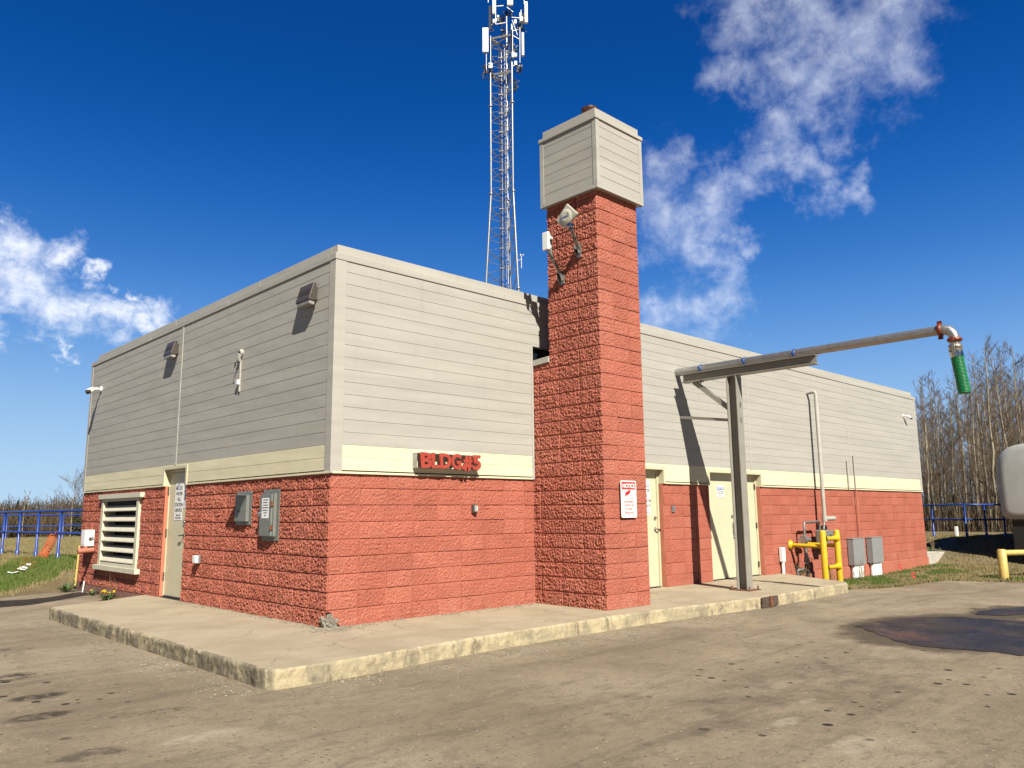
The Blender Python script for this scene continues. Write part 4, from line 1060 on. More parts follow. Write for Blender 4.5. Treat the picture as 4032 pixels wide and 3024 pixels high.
m = MB(); m.box(-.095, -.0455, 3.575, 3.69, .595, .705); m.build('cover', M['white'], t, .01)
t = thing('strobe_light', 'small clear strobe light with bronze rim on the front block wall', 'strobe light', (2.215, -.03, 1.345))
m = MB(); m.box(2.175, 2.26, -.045, -.015, 1.285, 1.405); m.build('rim', M['bronze'], t, .01, 3)
m = MB(); m.box(2.186, 2.25, -.085, -.0455, 1.297, 1.393); m.build('lens', M['lens'], t, .02, 3)
m = MB(); m.tube([(2.214, -.088, 1.325), (2.214, -.088, 1.37)], .006, 8); m.build('tube', M['white'], t)
t = thing('key_switch', 'small grey key switch plate between the two front doors', 'switch', (6.89, -.02, 1.33))
MB().box(6.845, 6.935, -.026, -.008, 1.275, 1.385).build('plate', M['galv'], t, .004)
MB().box(6.872, 6.908, -.034, -.0265, 1.305, 1.36).build('button', M['elec'], t, .004)
# far left white box and stub
t = thing('control_box', 'white enclosure with a printed label at the far end of the left wall', 'control box', (-.08, 8.73, .88))
m = MB(); m.box(-.19, -.025, 8.60, 8.86, .73, 1.04); m.build('cover', M['white'], t, .006)
m = MB(); m.box(-.1925, -.1905, 8.63, 8.83, .77, 1.01); m.build('printed_label', M['paper'], t)
m = MB(); m.box(-.13, -.09, 8.555, 8.5995, .87, .90); m.tube([(-.12, 8.565, .885), (-.05, 8.565, .893)], .012, 8); m.build('latch', M['chrome'], t)
t = thing('wall_pipe', 'short salmon painted pipe stub below the white enclosure', 'pipe', (-.1, 8.75, .64))
m = MB(); m.tube([(-.02, 8.62, .655), (-.30, 8.62, .638)], .050, 18); m.build('stub', M['redsmooth'], t)
m = MB(); m.tube([(-.16, 8.62, .69), (-.16, 8.62, .735)], .03, 10); m.build('riser', M['salmon'], t)

# ================================================================== ROOF ANTENNAS ON THE TOWER
def antenna_arm(m, foot, knee, top, r=.024):
    m.tube([foot, knee, top], r, 14)
T_, R_, B_, L_ = Vector((2.985, -1.145, 5.605)), Vector((3.005, -1.33, 5.405)), Vector((3.02, -1.055, 5.262)), Vector((2.985, -.925, 5.405))
t = thing('antenna_panel', 'square cream dish antenna turned on its corner high on the flue tower', 'antenna', (3.4, -1.0, 5.02))
m = MB(); nrm_ = (R_-T_).cross(L_-T_).normalized(); nrm_ = nrm_ if nrm_.x > 0 else -nrm_
m.prism([T_, R_, B_, L_], nrm_*.035); m.build('panel', M['radome'], t, .012, 3)
cc = (T_+R_+B_+L_)/4
ex = (R_-L_).normalized(); ez = (T_-B_).normalized()
m = MB(); m.tube([cc-nrm_*.0005, cc-nrm_*.010, cc-nrm_*.014], [.115, .105, .06], 32); m.build('dome', M['radome'], t)
lx = Vector((0, -1, .12)).normalized(); lz = Vector((0, .12, 1)).normalized()
text_obj('logo_text', 'alkanon', .045, M['noticeblue'], tuple(cc-nrm_*.0165), lx, lz, t, bold=.0008, ext=.0004)
m = MB(); q = cc-nrm_*.0158+lz*.032
for s in (-1, 1): m.prism([q+lx*(.02*s), q+lx*(.075*s)-lz*.008, q+lx*(.045*s)+lz*.014], -nrm_*.0006)
m.build('logo', M['green_ink'], t)
f0 = Vector((3.40, -1.005, 5.02)); tp = Vector((3.06, -1.15, 5.245))
m = MB(); m.tube([f0, tp], .025, 14); m.build('arm', M['galvd'], t)
m = MB(); m.obox(f0+Vector((-.02, 0, .01)), (.008, 0, 0), (0, .045, 0), (0, 0, .10)); m.obox(f0+Vector((-.05, -.03, .03)), (.035, 0, .02), (0, .004, 0), (-.02, 0, .06)); m.obox(f0+Vector((-.05, .03, .03)), (.035, 0, .02), (0, .004, 0), (-.02, 0, .06)); m.build('wall_foot', M['galvd'], t)
m = MB(); m.tube([tp, tp+Vector((-.0, -.0, .045))], .03, 12); m.obox(tp+Vector((-.02, 0, .05)), (.03, 0, 0), (0, .03, 0), (0, 0, .02)); m.tube([tp+Vector((.02, -.05, .05)), tp+Vector((.02, .05, .05))], .012, 8); m.build('clamp', M['chrome'], t)
m = MB(); m.tube([f0+(tp-f0)*.6, f0+(tp-f0)*.64], .028, 12); m.build('cable_tie', M['cable'], t)
t = thing('antenna_panel', 'slim white panel antenna on a bent pipe at the rear edge of the flue tower', 'antenna', (3.4, -.68, 4.70))
f0 = Vector((3.40, -.665, 4.69)); kn = Vector((3.10, -.70, 4.99)); tp = Vector((3.10, -.70, 5.29))
m = MB(); m.tube([f0, kn+(f0-kn)*.12, kn+Vector((.005, 0, .04)), tp], .026, 14); m.build('arm', M['galvd'], t)
m = MB(); m.obox(f0+Vector((-.02, 0, .01)), (.008, 0, 0), (0, .045, 0), (0, 0, .10)); m.obox(f0+Vector((-.05, -.03, .03)), (.035, 0, .02), (0, .004, 0), (-.02, 0, .06)); m.obox(f0+Vector((-.05, .03, .03)), (.035, 0, .02), (0, .004, 0), (-.02, 0, .06)); m.build('wall_foot', M['galvd'], t)
m = MB(); m.obox((3.01, -.705, 5.165), (.022, 0, 0), (0, .058, 0), (0, 0, .135)); m.build('panel', M['white'], t, .01, 3)
for zz in (5.10, 5.24): m = MB(); m.box(3.032, 3.13, -.725, -.68, zz-.018, zz+.018); m.build('clamp', M['white'], t)
m = MB(); m.tube([(3.02, -.70, 5.03), (3.06, -.71, 4.98), (3.16, -.72, 4.93), (3.24, -.70, 4.82), (3.33, -.74, 4.84), (3.38, -.86, 4.86)], .007, 6); m.build('cable', M['cable'], t)

# ================================================================== FILL PIPE AND ITS STEEL FRAME
PX = 7.16
t = thing('pipe_support', 'grey steel post and beam frame standing on the apron in front of the double door', 'steel frame', (7.04, -1.25, 0))
def hsec(m, x0, x1, y0, y1, z0, z1):
    m.box(x0, x1, y0, y0+.012, z0, z1); m.box(x0, x1, y1-.012, y1, z0, z1); m.box((x0+x1)/2-.004, (x0+x1)/2+.004, y0+.0122, y1-.0122, z0, z1)
m = MB(); hsec(m, 6.955, 7.135, -1.345, -1.155, .014, 3.56); m.build('post', M['steelpaint'], t)
m = MB(); m.box(6.87, 7.22, -1.44, -1.06, .001, .0135); m.build('base_plate', M['rust'], t)
for a, b in ((6.91, -1.41), (7.18, -1.41), (6.91, -1.09), (7.18, -1.09)): MB().tube([(a, b, .0136), (a, b, .07)], .013, 8).build('anchor_bolt', M['rust'], t)
m = MB(); bx = 7.045
for zz in (3.575, 3.715): m.box(bx-.085, bx+.085, -2.74, -.24, zz-.006, zz+.006)
m.box(bx-.004, bx+.004, -2.74, -.24, 3.5815, 3.7085); m.build('beam', M['steelpaint'], t)
m = MB(); m.bar((bx, -.47, 3.56), (bx, -1.14, 3.02), .065, .075); m.build('brace', M['steelpaint'], t)
MB().bar((bx, -.62, 3.562), (bx, -.40, 3.562), .17, .010).build('brace_plate', M['steelpaint'], t); m = MB(); m.bar((bx, -1.148, 2.72), (bx, -1.148, 3.12), .15, .010, (0, 1, 0)); m.build('brace_plate', M['steelpaint'], t)
m = MB(); m.bar((7.08, -1.14, 2.82), (7.22, -.03, 2.985), .05, .05); m.build('wall_strut', M['steelpaint'], t)
for a in ((7.1, -.45, 3.55), (7.1, -.57, 3.55), (7.1, -1.2, 3.55), (7.1, -1.3, 3.55), (7.05, -1.36, 2.80), (7.05, -1.36, 3.06)): MB().tube([Vector(a)-Vector((0,0,.02)), Vector(a)+Vector((0,0,.05))], .014, 8).build('bolt', M['galv'], t)
t = thing('fill_pipe', 'long stainless water pipe with a green hose end reaching out over the yard', 'water pipe', (PX, -.02, 3.80))
m = MB(); pz = lambda y: 3.815 - .0*y
PR = .072
m.tube([(PX, .02, 3.805), (PX, -.25, 3.805)], PR, 20); m.tube([(PX, -.2501, 3.805), (PX, -4.52, 3.815)], PR*.97, 20); m.build('pipe', M['stainless'], t)
def ring(m, c, d, r, w): c = Vector(c); d = Vector(d).normalized(); m.tube([c-d*w/2, c-d*w*.35, c+d*w*.35, c+d*w/2], [r*.86, r, r, r*.86], 20)
m = MB(); ring(m, (PX, -4.53, 3.815), (0, 1, .0), .098, .055); m.obox((PX, -4.53, 3.925), (.018, 0, 0), (0, .03, 0), (0, 0, .022)); m.obox((PX, -4.53, 3.705), (.018, 0, 0), (0, .03, 0), (0, 0, .022)); m.build('coupling', M['coupling'], t)
arc = [(PX, -4.55-.155*math.sin(a), 3.66+.155*math.cos(a)) for a in np.linspace(0, PI/2, 12)]
m = MB(); m.tube(arc, PR*.98, 20); m.build('elbow', M['stainless'], t)
hy = -4.705
m = MB(); ring(m, (PX, hy, 3.645), (0, 0, 1), .098, .05); m.obox((PX-.11, hy, 3.645), (.022, 0, 0), (0, .018, 0), (0, 0, .03)); m.obox((PX+.11, hy, 3.645), (.022, 0, 0), (0, .018, 0), (0, 0, .03)); m.build('coupling', M['coupling'], t)
m = MB(); m.tube([(PX, hy, 3.62), (PX, hy, 3.57)], PR*.95, 18); m.tube([(PX, hy, 3.569), (PX, hy, 3.565), (PX, hy, 3.53), (PX, hy, 3.525), (PX, hy, 3.49), (PX, hy, 3.48)], [.08, .092, .092, .082, .094, .088], 12); m.obox((PX-.10, hy, 3.52), (.012, 0, 0), (0, .02, 0), (0, 0, .07)); m.build('camlock', M['brass'], t)
n = 30; pts = []; rr = []
for i in range(n*4+1):
    f = i/(n*4); pts.append((PX+.03*f, hy-.04*f*1.2, 3.478-.60*f)); rr.append(.079+.006*math.sin(2*PI*i/4))
m = MB(); m.tube(pts, rr, 22, True); m.build('hose', M['hose'], t)
m = MB()
for i in range(n):
    f = (i+.75)/n; c = Vector((PX+.03*f, hy-.048*f, 3.478-.60*f)); m.tube([c+Vector((0,0,.0058)), c-Vector((0,0,.0058))], .0805, 22, False)
m.build('hose_rib', M['hosed'], t)
m = MB(); m.tube([(PX+.001, hy, 3.474), (PX+.006, hy-.01, 3.40)], .088, 20, False); m.build('hose_band', M['chrome'], t)
for yy in (-.56, -1.43, -2.33):
    m = MB(); ring(m, (PX, yy, 3.806), (0, 1, 0), .082, .035); m.box(PX-.09, PX+.09, yy-.02, yy+.02, 3.722, 3.735); m.box(PX-.105, PX-.08, yy-.015, yy+.015, 3.79, 3.83); m.build('pipe_clamp', M['blueclamp'], t)
m = MB(); m.box(PX-.05, PX+.05, -2.7, -.30, 3.7215, 3.7335); m.build('pipe_saddle', M['blueclamp'], t)

# ================================================================== GAS SERVICE, PEDESTALS, GUARDS
gx0 = 12.32; gy0 = -.23
t = thing('gas_riser', 'tall cream pipe rising up the front wall above the gas meter', 'pipe', (gx0, gy0, 0))
m = MB(); m.tube([(gx0-.02, -.02, 3.93), (gx0, gy0+.07, 3.95), (gx0, gy0+.02, 3.94), (gx0, gy0, 3.89), (gx0, gy0, 1.13)], .042, 14); m.build('pipe', M['trim'], t)
m = MB(); m.tube([(gx0, gy0, 1.17), (gx0, gy0, 1.04)], .058, 12); m.tube([(gx0, gy0, 1.10), (gx0+.48, gy0, 1.10)], .048, 12); m.build('tee', M['trim'], t)
t = thing('gas_meter', 'grey gas meter with regulator and pipework behind the yellow guard', 'gas meter', (12.0, -.25, -.2))
m = MB(); m.box(12.0, 12.26, -.34, -.14, .52, .86); m.build('meter_body', M['elec'], t, .03, 3)
m = MB(); m.box(12.27, 12.52, -.33, -.17, .62, .84); m.tube([(12.36, -.335, .74), (12.36, -.37, .74)], .06, 14); m.box(12.525, 12.60, -.35, -.28, .68, .76); m.build('index', M['elec'], t, .01)
MB().box(12.60, 12.66, -.36, -.352, .70, .78).build('dial', M['white'], t)
m = MB(); gx1 = 11.33
m.tube([(12.05, gy0, .87), (12.05, gy0, 1.03), (12.02, gy0, 1.04), (gx1+.02, gy0, 1.03), (gx1, gy0, 1.0), (gx1, gy0, .72)], .026, 10)
m.tube([(12.24, gy0, .87), (12.30, gy0, 1.05)], .026, 10); m.build('pipe', M['galvd'], t)
m = MB(); m.tube([(gx1-.10, gy0, .67), (gx1-.05, gy0, .67), (gx1+.01, gy0, .67)], [.09, .10, .07], 16); m.tube([(gx1+.0, gy0-.02, .68), (gx1+.17, gy0-.02, .665)], .045, 12); m.ball((gx1, gy0, .66), .075, 12, 8); m.build('regulator', M['galv'], t)
m = MB(); m.tube([(gx1, gy0, .62), (gx1, gy0, -.3)], .036, 12); m.tube([(gx1, gy0, .30), (gx1, gy0, .20)], .048, 12); m.tube([(gx1, gy0, .02), (gx1, gy0, -.3)], .055, 12); m.build('riser', M['galvd'], t)
m = MB(); m.tube([(gx1, gy0, .17), (gx1, gy0, .06)], .042, 12); m.build('tape_wrap', M['black'], t)
m = MB(); m.tube([(gx1, gy0, .19), (gx1, gy0, .17)], .041, 12); m.tube([(gx1, gy0, .06), (gx1, gy0, .03)], .041, 12); m.build('white_tape', M['white'], t)
m = MB(); m.tube([(gx1, gy0, .30), (gx1+.12, gy0-.02, .30), (gx1+.22, gy0-.03, .24)], .008, 6); m.tube([(gx1-.42, gy0, -.05), (gx1-.40, gy0, .06), (gx1-.05, gy0, .06)], .03, 8); m.tube([(gx1-.42, gy0, .06), (gx1-.42, gy0, -.28)], .03, 8); m.build('tracer_fitting', M['galvd'], t)
t = thing('meter_guard', 'bright yellow tubular guard frame protecting the gas meter', 'guard rail', (11.4, -.74, -.2))
ga, gb, gyy = 11.07, 11.72, -.745
for x in (ga, gb):
    m = MB(); m.tube([(x, gyy, -.36), (x, gyy, .84), (x, gyy, .865), (x, gyy, .875)], [.062, .062, .05, .02], 18); m.build('post', M['yellow'], t)
    m = MB(); m.tube([(x+.03, gyy, .545), (x+.03, -.03, .56)], .042, 14); m.build('wall_arm', M['yellow'], t)
    m = MB(); m.tube([(x+.03, -.012, .56), (x+.03, -.03, .56), (x+.03, -.07, .56)], [.105, .105, .05], 20); m.build('flange', M['yellow'], t)
for z in (.70, .12):
    m = MB(); m.tube([(ga+.03, gyy, z), (ga+.10, gyy, z), (ga+.18, gyy, z), (gb-.18, gyy, z), (gb-.10, gyy, z), (gb-.03, gyy, z)], [.085, .055, .042, .042, .055, .085], 16, False); m.build('cross_bar', M['yellow'], t)
def pedestal(x, w, label, n):
    t = thing('pedestal_box', label, 'electrical box', (x, -.08, -.33), group='grey pedestal boxes at the foot of the front wall')
    m = MB(); m.box(x, x+w, -.165, -.02, .0, .605); m.build('cover', M['elecl'], t, .006)
    m = MB(); m.box(x-.008, x+w+.008, -.172, -.02, .6055, .622); m.build('lid', M['elecl'], t, .004)
    for k in range(n):
        xx = x+.10+.135*k
        if xx < x+w-.03: MB().tube([(xx, -.085, -.45), (xx, -.085, -.001)], .058, 16).build('conduit', M['whitepaint'], t)
pedestal(13.86, .63, 'grey wall box on white conduits nearer the yellow guard', 5)
pedestal(14.93, .63, 'grey wall box on white conduits farther from the yellow guard', 5)
t = thing('wall_conduit', 'thin conduit running down the wall to the right grey pedestal box', 'conduit', (14.5, -.05, .7))
MB().tube([(14.5, -.055, 2.60), (14.5, -.055, 1.79)], .016, 8).build('upper_run', M['trim'], t)
MB().tube([(14.5, -.055, 1.785), (14.5, -.05, .615)], .016, 8).build('lower_run', M['redsmooth'], t)
t = thing('wall_conduit', 'short vent stub ending at the drip edge beside the long conduit', 'conduit', (14.05, -.05, 1.9))
MB().tube([(14.12, -.055, 2.45), (14.12, -.055, 1.80)], .022, 8).build('run', M['trim'], t)
t = thing('wall_conduit', 'low white conduit with a small box right of the double door', 'conduit', (10.64, -.05, 0))
MB().box(10.57, 10.70, -.10, -.02, .24, .53).build('box', M['white'], t, .008)
MB().tube([(10.635, -.06, .24), (10.635, -.06, -.05)], .033, 12).build('pipe', M['whitepaint'], t)
def flag(o, lean, label):
    o = Vector(o); t = thing('marker_flag', label, 'marker flag', o, group='red marker flags in the grass by the wall')
    g = float(G(o.x, o.y)); top = o
    m = MB(); m.tube([(o.x-lean*.3, o.y, g-.05), tuple(top)], .003, 5); m.build('wire', M['galvd'], t)
    a = Vector((.10, -.06, -.07)); b = Vector((-.02, 0, -.12))
    m = MB(); vs = []; 
    for i in range(5):
        for j in range(4):
            p = top + a*(i/4) + b*(j/3) + Vector((0, .015*math.sin(i*1.8), 0)); vs.append(p)
    fs = [(i*4+j, i*4+j+1, (i+1)*4+j+1, (i+1)*4+j) for i in range(4) for j in range(3) if not (i in (1, 2) and j == 1)]
    m.add(vs, fs); m.build('flag', M['redink'], t)
flag((15.95, -.35, -.02), .15, 'red marker flag standing against the wall base')
flag((14.65, -1.12, -.12), .3, 'red marker flag lying low in the grass verge')
# yellow barrier at right
t = thing('pipe_barrier', 'faded yellow pipe barrier beside the tank truck', 'barrier', (16.1, -2.62, -.3))
zg = float(G(16.1, -2.62))
m = MB(); m.tube([(16.1, -2.62, zg-.1), (16.1, -2.62, .33), (16.1, -2.62, .355)], [.095, .095, .07], 18); m.build('post', M['yellowf'], t)
m = MB(); m.tube([(16.12, -2.64, .27), (18.6, -4.35, .27)], .065, 16); m.build('rail', M['yellowf'], t)
m = MB(); m.tube([(18.6, -4.35, -.4), (18.6, -4.35, .33), (18.6, -4.35, .355)], [.095, .095, .07], 18); m.build('post', M['yellowf'], t)
# concrete retaining block at the building corner
t = thing('retaining_block', 'grey concrete edging holding back grass at the right end of the building', 'retaining wall', (19, 0, -.3))
for k, (a, b) in enumerate((((19.05, .0), (20.35, .13)), ((20.36, .13), (21.65, .30)), ((21.66, .30), (22.9, .55)))):
    m = MB(); d = Vector((b[0]-a[0], b[1]-a[1], 0)); nn = Vector((-d.y, d.x, 0)).normalized()*.2
    za = .10-.06*k; m.prism([(a[0], a[1], -.5), (b[0], b[1], -.5), (b[0], b[1], za-.03), (a[0], a[1], za)], nn); m.build('block', M['block'], t, .02)
# tank truck at the right edge
t = thing('tank_trailer', 'brushed metal tank trailer parked right of the building and cut by the picture edge', 'tank trailer', (24, -2.8, -.27))
def tank():
    cy, cz, hw, hh = -2.66, 2.03, 1.15, 1.06
    def sec(x, s, up=1.):
        pts = []
        for i in range(48):
            a = 2*PI*i/48; c, si = math.cos(a), math.sin(a)
            e = 3.6 if si > 0 else 12.0
            pts.append((x, cy+hw*s*math.copysign(abs(c)**(2/e), c), cz+hh*s*math.copysign(abs(si)**(2/e), si)))
        return pts
    xs = [20.5, 20.505, 20.53, 20.58, 20.66, 20.8, 31.0]; ss = [.0, .80, .965, .985, .994, 1., 1.]
    vs = []
    for x, s in zip(xs, ss): vs += sec(x, max(s, .001))
    fs = [(i*48+k, i*48+(k+1) % 48, (i+1)*48+(k+1) % 48, (i+1)*48+k) for i in range(len(xs)-1) for k in range(48)]
    fs = [tuple(reversed(f)) for f in fs]
    m = MB(); m.add(vs, fs, True); m.build('tank', M['tank'], t)
tank()
m = MB(); m.box(21.0, 31, -3.35, -3.2, .62, .94); m.box(21.0, 31, -2.4, -2.25, .62, .94)
for x in (21.2, 23.0, 25.5, 28): m.box(x, x+.25, -3.6, -2.0, .55, .96)
m.box(21.3, 30, -3.7, -1.85, .22, .60)
m.box(20.62, 20.9, -2.35, -1.75, .10, .96); m.box(20.62, 21.3, -3.6, -2.5, .58, .96)
m.build('chassis', M['black'], t)
m = MB(); m.box(20.85, 20.95, -3.8, -1.8, .35, .50); m.box(20.95, 21.4, -3.4, -3.3, .38, .62); m.box(20.95, 21.4, -2.3, -2.2, .38, .62); m.build('bumper', M['black'], t)
for x in (22.6, 23.9):
    for y in (-3.75, -2.15):
        gz = -.27
        w_ = MB().tube([(x, y-.28, gz+.5), (x, y-.24, gz+.5), (x, y+.24, gz+.5), (x, y+.28, gz+.5)], [.46, .5, .5, .46], 28).build('wheel', M['rubber'], t)
        MB().tube([(x, y-.285, gz+.5), (x, y+.285, gz+.5)], .24, 20).build('rim', M['galv'], w_)
m = MB(); m.box(26, 27.5, -3.7, -2.0, .0, .6); m.build('tool_box', M['black'], t)
# ================================================================== BLUE RAILINGS
def railing(label, pts, group='blue pipe railings on the mounds', hh=1.07, r=.030, zmin=-9):
    """pts: post positions; two rails run through them"""
    P = [(x, y, max(zmin, float(G(x, y)))) for x, y in pts]
    t = thing('pipe_railing', label, 'railing', P[0], group)
    for x, y, z in P:
        m = MB(); m.tube([(x, y, z-.1), (x, y, z+.14), (x, y, z+.15), (x, y, z+hh)], [.045, .045, r, r], 12); m.build('post', M['bluerail'], t)
    for f in (1.0, .54):
        m = MB(); m.tube([(x, y, z+hh*f) for x, y, z in P], r*.95, 12); m.build('rail', M['bluerail'], t)
    return t
railing('near blue pipe railing rising on the mound left of the building', [(-.55, 22.5), (-.42, 20.8), (-.30, 19.1), (-.18, 17.4), (-.10, 15.85), (-.06, 14.4), (.04, 13.1), (.20, 11.9), (.36, 10.3)], zmin=.36)
railing('far blue pipe railing across the back of the left mound', [(1.2, 32.9), (3.415, 32.87), (5.64, 32.76), (7.9, 32.7)])
railing('blue pipe railing on the shaded mound beside the tank trailer', [(26.6, 4.2), (25.0, 1.78), (24.0, .44), (24.5, .0), (25.25, -.35)])
# orange safety net hanging from the near railing
def net():
    t = thing('safety_net', 'torn orange plastic safety net hanging from the blue railing and trailing on the grass', 'safety net', (.15, 12.0, .39))
    a = Vector((.17, 11.95, .36)); d = Vector((-.12, 1.2, 0)).normalized()
    nu, nv = 9, 12
    def P(u, v):
        top = .62 - .25*u - .05*math.sin(u*9); base = -.13 + .10*(1-u)**2*0 + .22*max(0, (.35-u))*1.5
        w = .50*(.15+.85*(1-v)**.6) if False else .52
        x = a + d*(w*u*(1-.10*v)) + Vector((-.07*math.sin(u*7+v*3), .03*math.sin(v*8), base + (top-base)*v))
        return x + Vector((-.10*(1-v)*u - .16*(1-v), -.10*(1-v), 0))
    m = MB()
    for i in range(nu+1):
        w = .018 if i < nu else .034
        for j in range(nv):
            p, q = P(i/nu, j/nv), P(i/nu, (j+1)/nv); e = d*w
            m.add([p, p+e, q+e, q], [(0, 1, 2, 3)])
    for j in range(nv+1):
        for i in range(nu):
            p, q = P(i/nu, j/nv), P((i+1)/nu, j/nv); e = Vector((0, 0, .022))
            m.add([p, q, q+e, p+e], [(0, 1, 2, 3)])
    m.build('hanging_mesh', M['orange'], t)
    m = MB(); r2 = random.Random(4)
    A = P(1, 0); B_ = Vector((-.60, 11.3, .2))
    for k in range(70):
        f = r2.random(); c = A.lerp(B_, f); c.x += r2.uniform(-.14, .14); c.y += r2.uniform(-.16, .16); c.z = float(G(c.x, c.y)) + r2.uniform(.01, .05)
        q = c + Vector((r2.uniform(-.16, .16), r2.uniform(-.16, .16), r2.uniform(-.01, .02))); m.bar(c, q, .014, .004)
    m.bar(A, A.lerp(B_, .42), .03, .02)
    m.build('trailing_mesh', M['orange'], t)
    m = MB()
    for k in range(7):
        f = k/6; c = Vector((-.46, 11.40, 0)).lerp(Vector((-.82, 11.06, 0)), f) + Vector((.04*math.sin(k*5), .06*math.cos(k*3), 0)); c.z = float(G(c.x, c.y))+.045
        m.obox(c, Vector((.040, -.035, .012*math.sin(k*4))), Vector((.02, .045, .01*math.cos(k*7))), Vector((.0, 0.004, .010)))
    m.build('white_scrap', M['paper'], t, .01)
net()
t = thing('warning_stake', 'leaning yellow stake behind the far left corner of the building', 'stake', (.0, 9.75, -.1))
m = MB(); m.bar((.0, 9.70, -.10), (.045, 9.75, .72), .035, .02); m.build('stake', M['yellowf'], t)
t = thing('chain', 'pale chain hanging down at the far left corner of the building', 'chain', (-.05, 9.64, 0))
m = MB()
for k in range(11):
    z = .40-.045*k; m.tube([(-.055+.012*math.cos(a)*(k % 2)+.004*math.sin(k*2), 9.63+.012*math.cos(a)*((k+1) % 2), z+.026*math.sin(a)) for a in np.linspace(0, 2*PI, 9)], .006, 5, False)
m.build('links', M['straw'], t)
t = thing('marker_pipe', 'short white plastic pipe standing against the foot of the left wall', 'pipe', (-.05, 8.98, -.15))
MB().tube([(-.06, 8.99, -.2), (-.04, 8.97, .05)], .014, 10).build('pipe', M['whitepaint'], t)
t = thing('marker_post', 'white marker post behind the right blue railing', 'marker post', (25.6, 1.25, .3))
zz = float(G(25.6, 1.25)); m = MB(); m.box(25.52, 25.68, 1.20, 1.28, zz-.1, zz+.32); m.build('post', M['white'], t, .01)

# ================================================================== TELECOM TOWER
HC = Vector((26.237, 24.225, 0)); RT = Vector((math.cos(YAW), -math.sin(YAW), 0)); FT = Vector((math.sin(YAW), math.cos(YAW), 0))
def TW(u, z, w=0.): return HC + RT*u + FT*w + Vector((0, 0, z))
tow = thing('telecom_tower', 'three legged galvanised lattice mast crowded with white antennas behind the building', 'tower', TW(-.37, -1.0, .18))
legs0 = [(-1.15, 0.), (.18, -.41), (-.13, .95)]; cu, cw = -.37, .18
def legp(i, z):
    s = 1.0 if z > 20.4 else 1+(20.4-z)*.0725
    return TW(cu+(legs0[i][0]-cu)*s, z, cw+(legs0[i][1]-cw)*s)
for i in range(3):
    top = (30.5, 31.2, 33.0)[i]
    m = MB(); m.tube([legp(i, -1.0), legp(i, 8), legp(i, 14.0)], .07, 10); m.tube([legp(i, 14.0), legp(i, 20.4)], .066, 10); m.tube([legp(i, 20.4), legp(i, 26), legp(i, top)], .056, 10)
    for z in (14.2, 20.3, 26.0): m.tube([legp(i, z-.03), legp(i, z+.03)], .13, 12)
    m.build('leg', M['galv'], tow)
for i, j, off in ((0, 1, 0), (1, 2, .62), (2, 0, 0)):
    m = MB(); z = -0.8 + off; k = 0
    while z < 30.0:
        st = .62 if z > 20 else .62 + (20-z)*.018
        p, q = (legp(i, z), legp(j, z+st)) if k % 2 == 0 else (legp(j, z), legp(i, z+st))
        m.bar(p, q, .06, .022); z += st; k += 1
    m.build('brace', M['galv'], tow)
for z in (28.05, 30.5):
    m = MB()
    for i, j in ((0, 1), (1, 2), (2, 0)): m.bar(legp(i, z), legp(j, z), .05, .13)
    m.build('ring_beam', M['galvd'], tow)
for k, (du, dw, r_, mt) in enumerate(((-.10, .1, .022, 'galv'), (.02, .02, .022, 'cable'), (-.18, .12, .028, 'cable'), (.10, -.05, .020, 'galv'), (-.26, .05, .018, 'cable'), (.20, .05, .016, 'white'))):
    m = MB(); m.tube([TW(cu+du*1.3-.0, -1, cw+dw), TW(cu+du+.0, 20, cw+dw), TW(cu+du, 30.0, cw+dw)], r_, 8); m.build('feed_cable', M[mt], tow)
for z in np.arange(12, 30, 1.24): MB().bar(TW(cu-.30, z, cw+.05), TW(cu+.22, z, cw+.05), .03, .05).build('cable_rung', M['galvd'], tow)
def panel(u0, u1, z0, z1, w, dep=.14, mat='antenna', rot=0., name='antenna_panel', bev=.03):
    c = TW((u0+u1)/2, (z0+z1)/2, w); a = RT*math.cos(rot)+FT*math.sin(rot); b = -RT*math.sin(rot)+FT*math.cos(rot)
    m = MB(); m.obox(c, a*(u1-u0)/2, b*dep/2, Vector((0, 0, (z1-z0)/2))); return m.build(name, M[mat], tow, bev, 2)
panel(-1.62, -1.25, 29.24, 30.87, -.55, .16); panel(-1.235, -1.085, 31.3, 32.83, .15, .2); panel(-.995, -.80, 31.85, 33.6, -.5, .16)
panel(-.075, .285, 32.25, 33.9, -.75, .18); panel(1.0, 1.20, 31.42, 32.85, -.2, .2); panel(.67, .98, 31.75, 32.45, .3, .12, rot=.4)
panel(.80, .95, 29.25, 30.8, -.1, .22); panel(-.73, -.60, 31.92, 32.32, .3, .1)
for u0, u1, z0, z1, w in ((-1.26, -1.02, 28.38, 28.73, -.2), (.17, .33, 28.85, 29.2, -.6), (.32, .5, 28.88, 29.12, -.6), (.32, .5, 28.35, 28.62, -.55), (.34, .50, 31.37, 31.64, -.2), (.71, .88, 31.5, 31.82, -.25), (-.98, -.86, 31.3, 31.55, -.4), (-.84, -.74, 31.35, 31.62, -.4)):
    panel(u0, u1, z0, z1, w, .14, 'white', name='radio_unit', bev=.02)
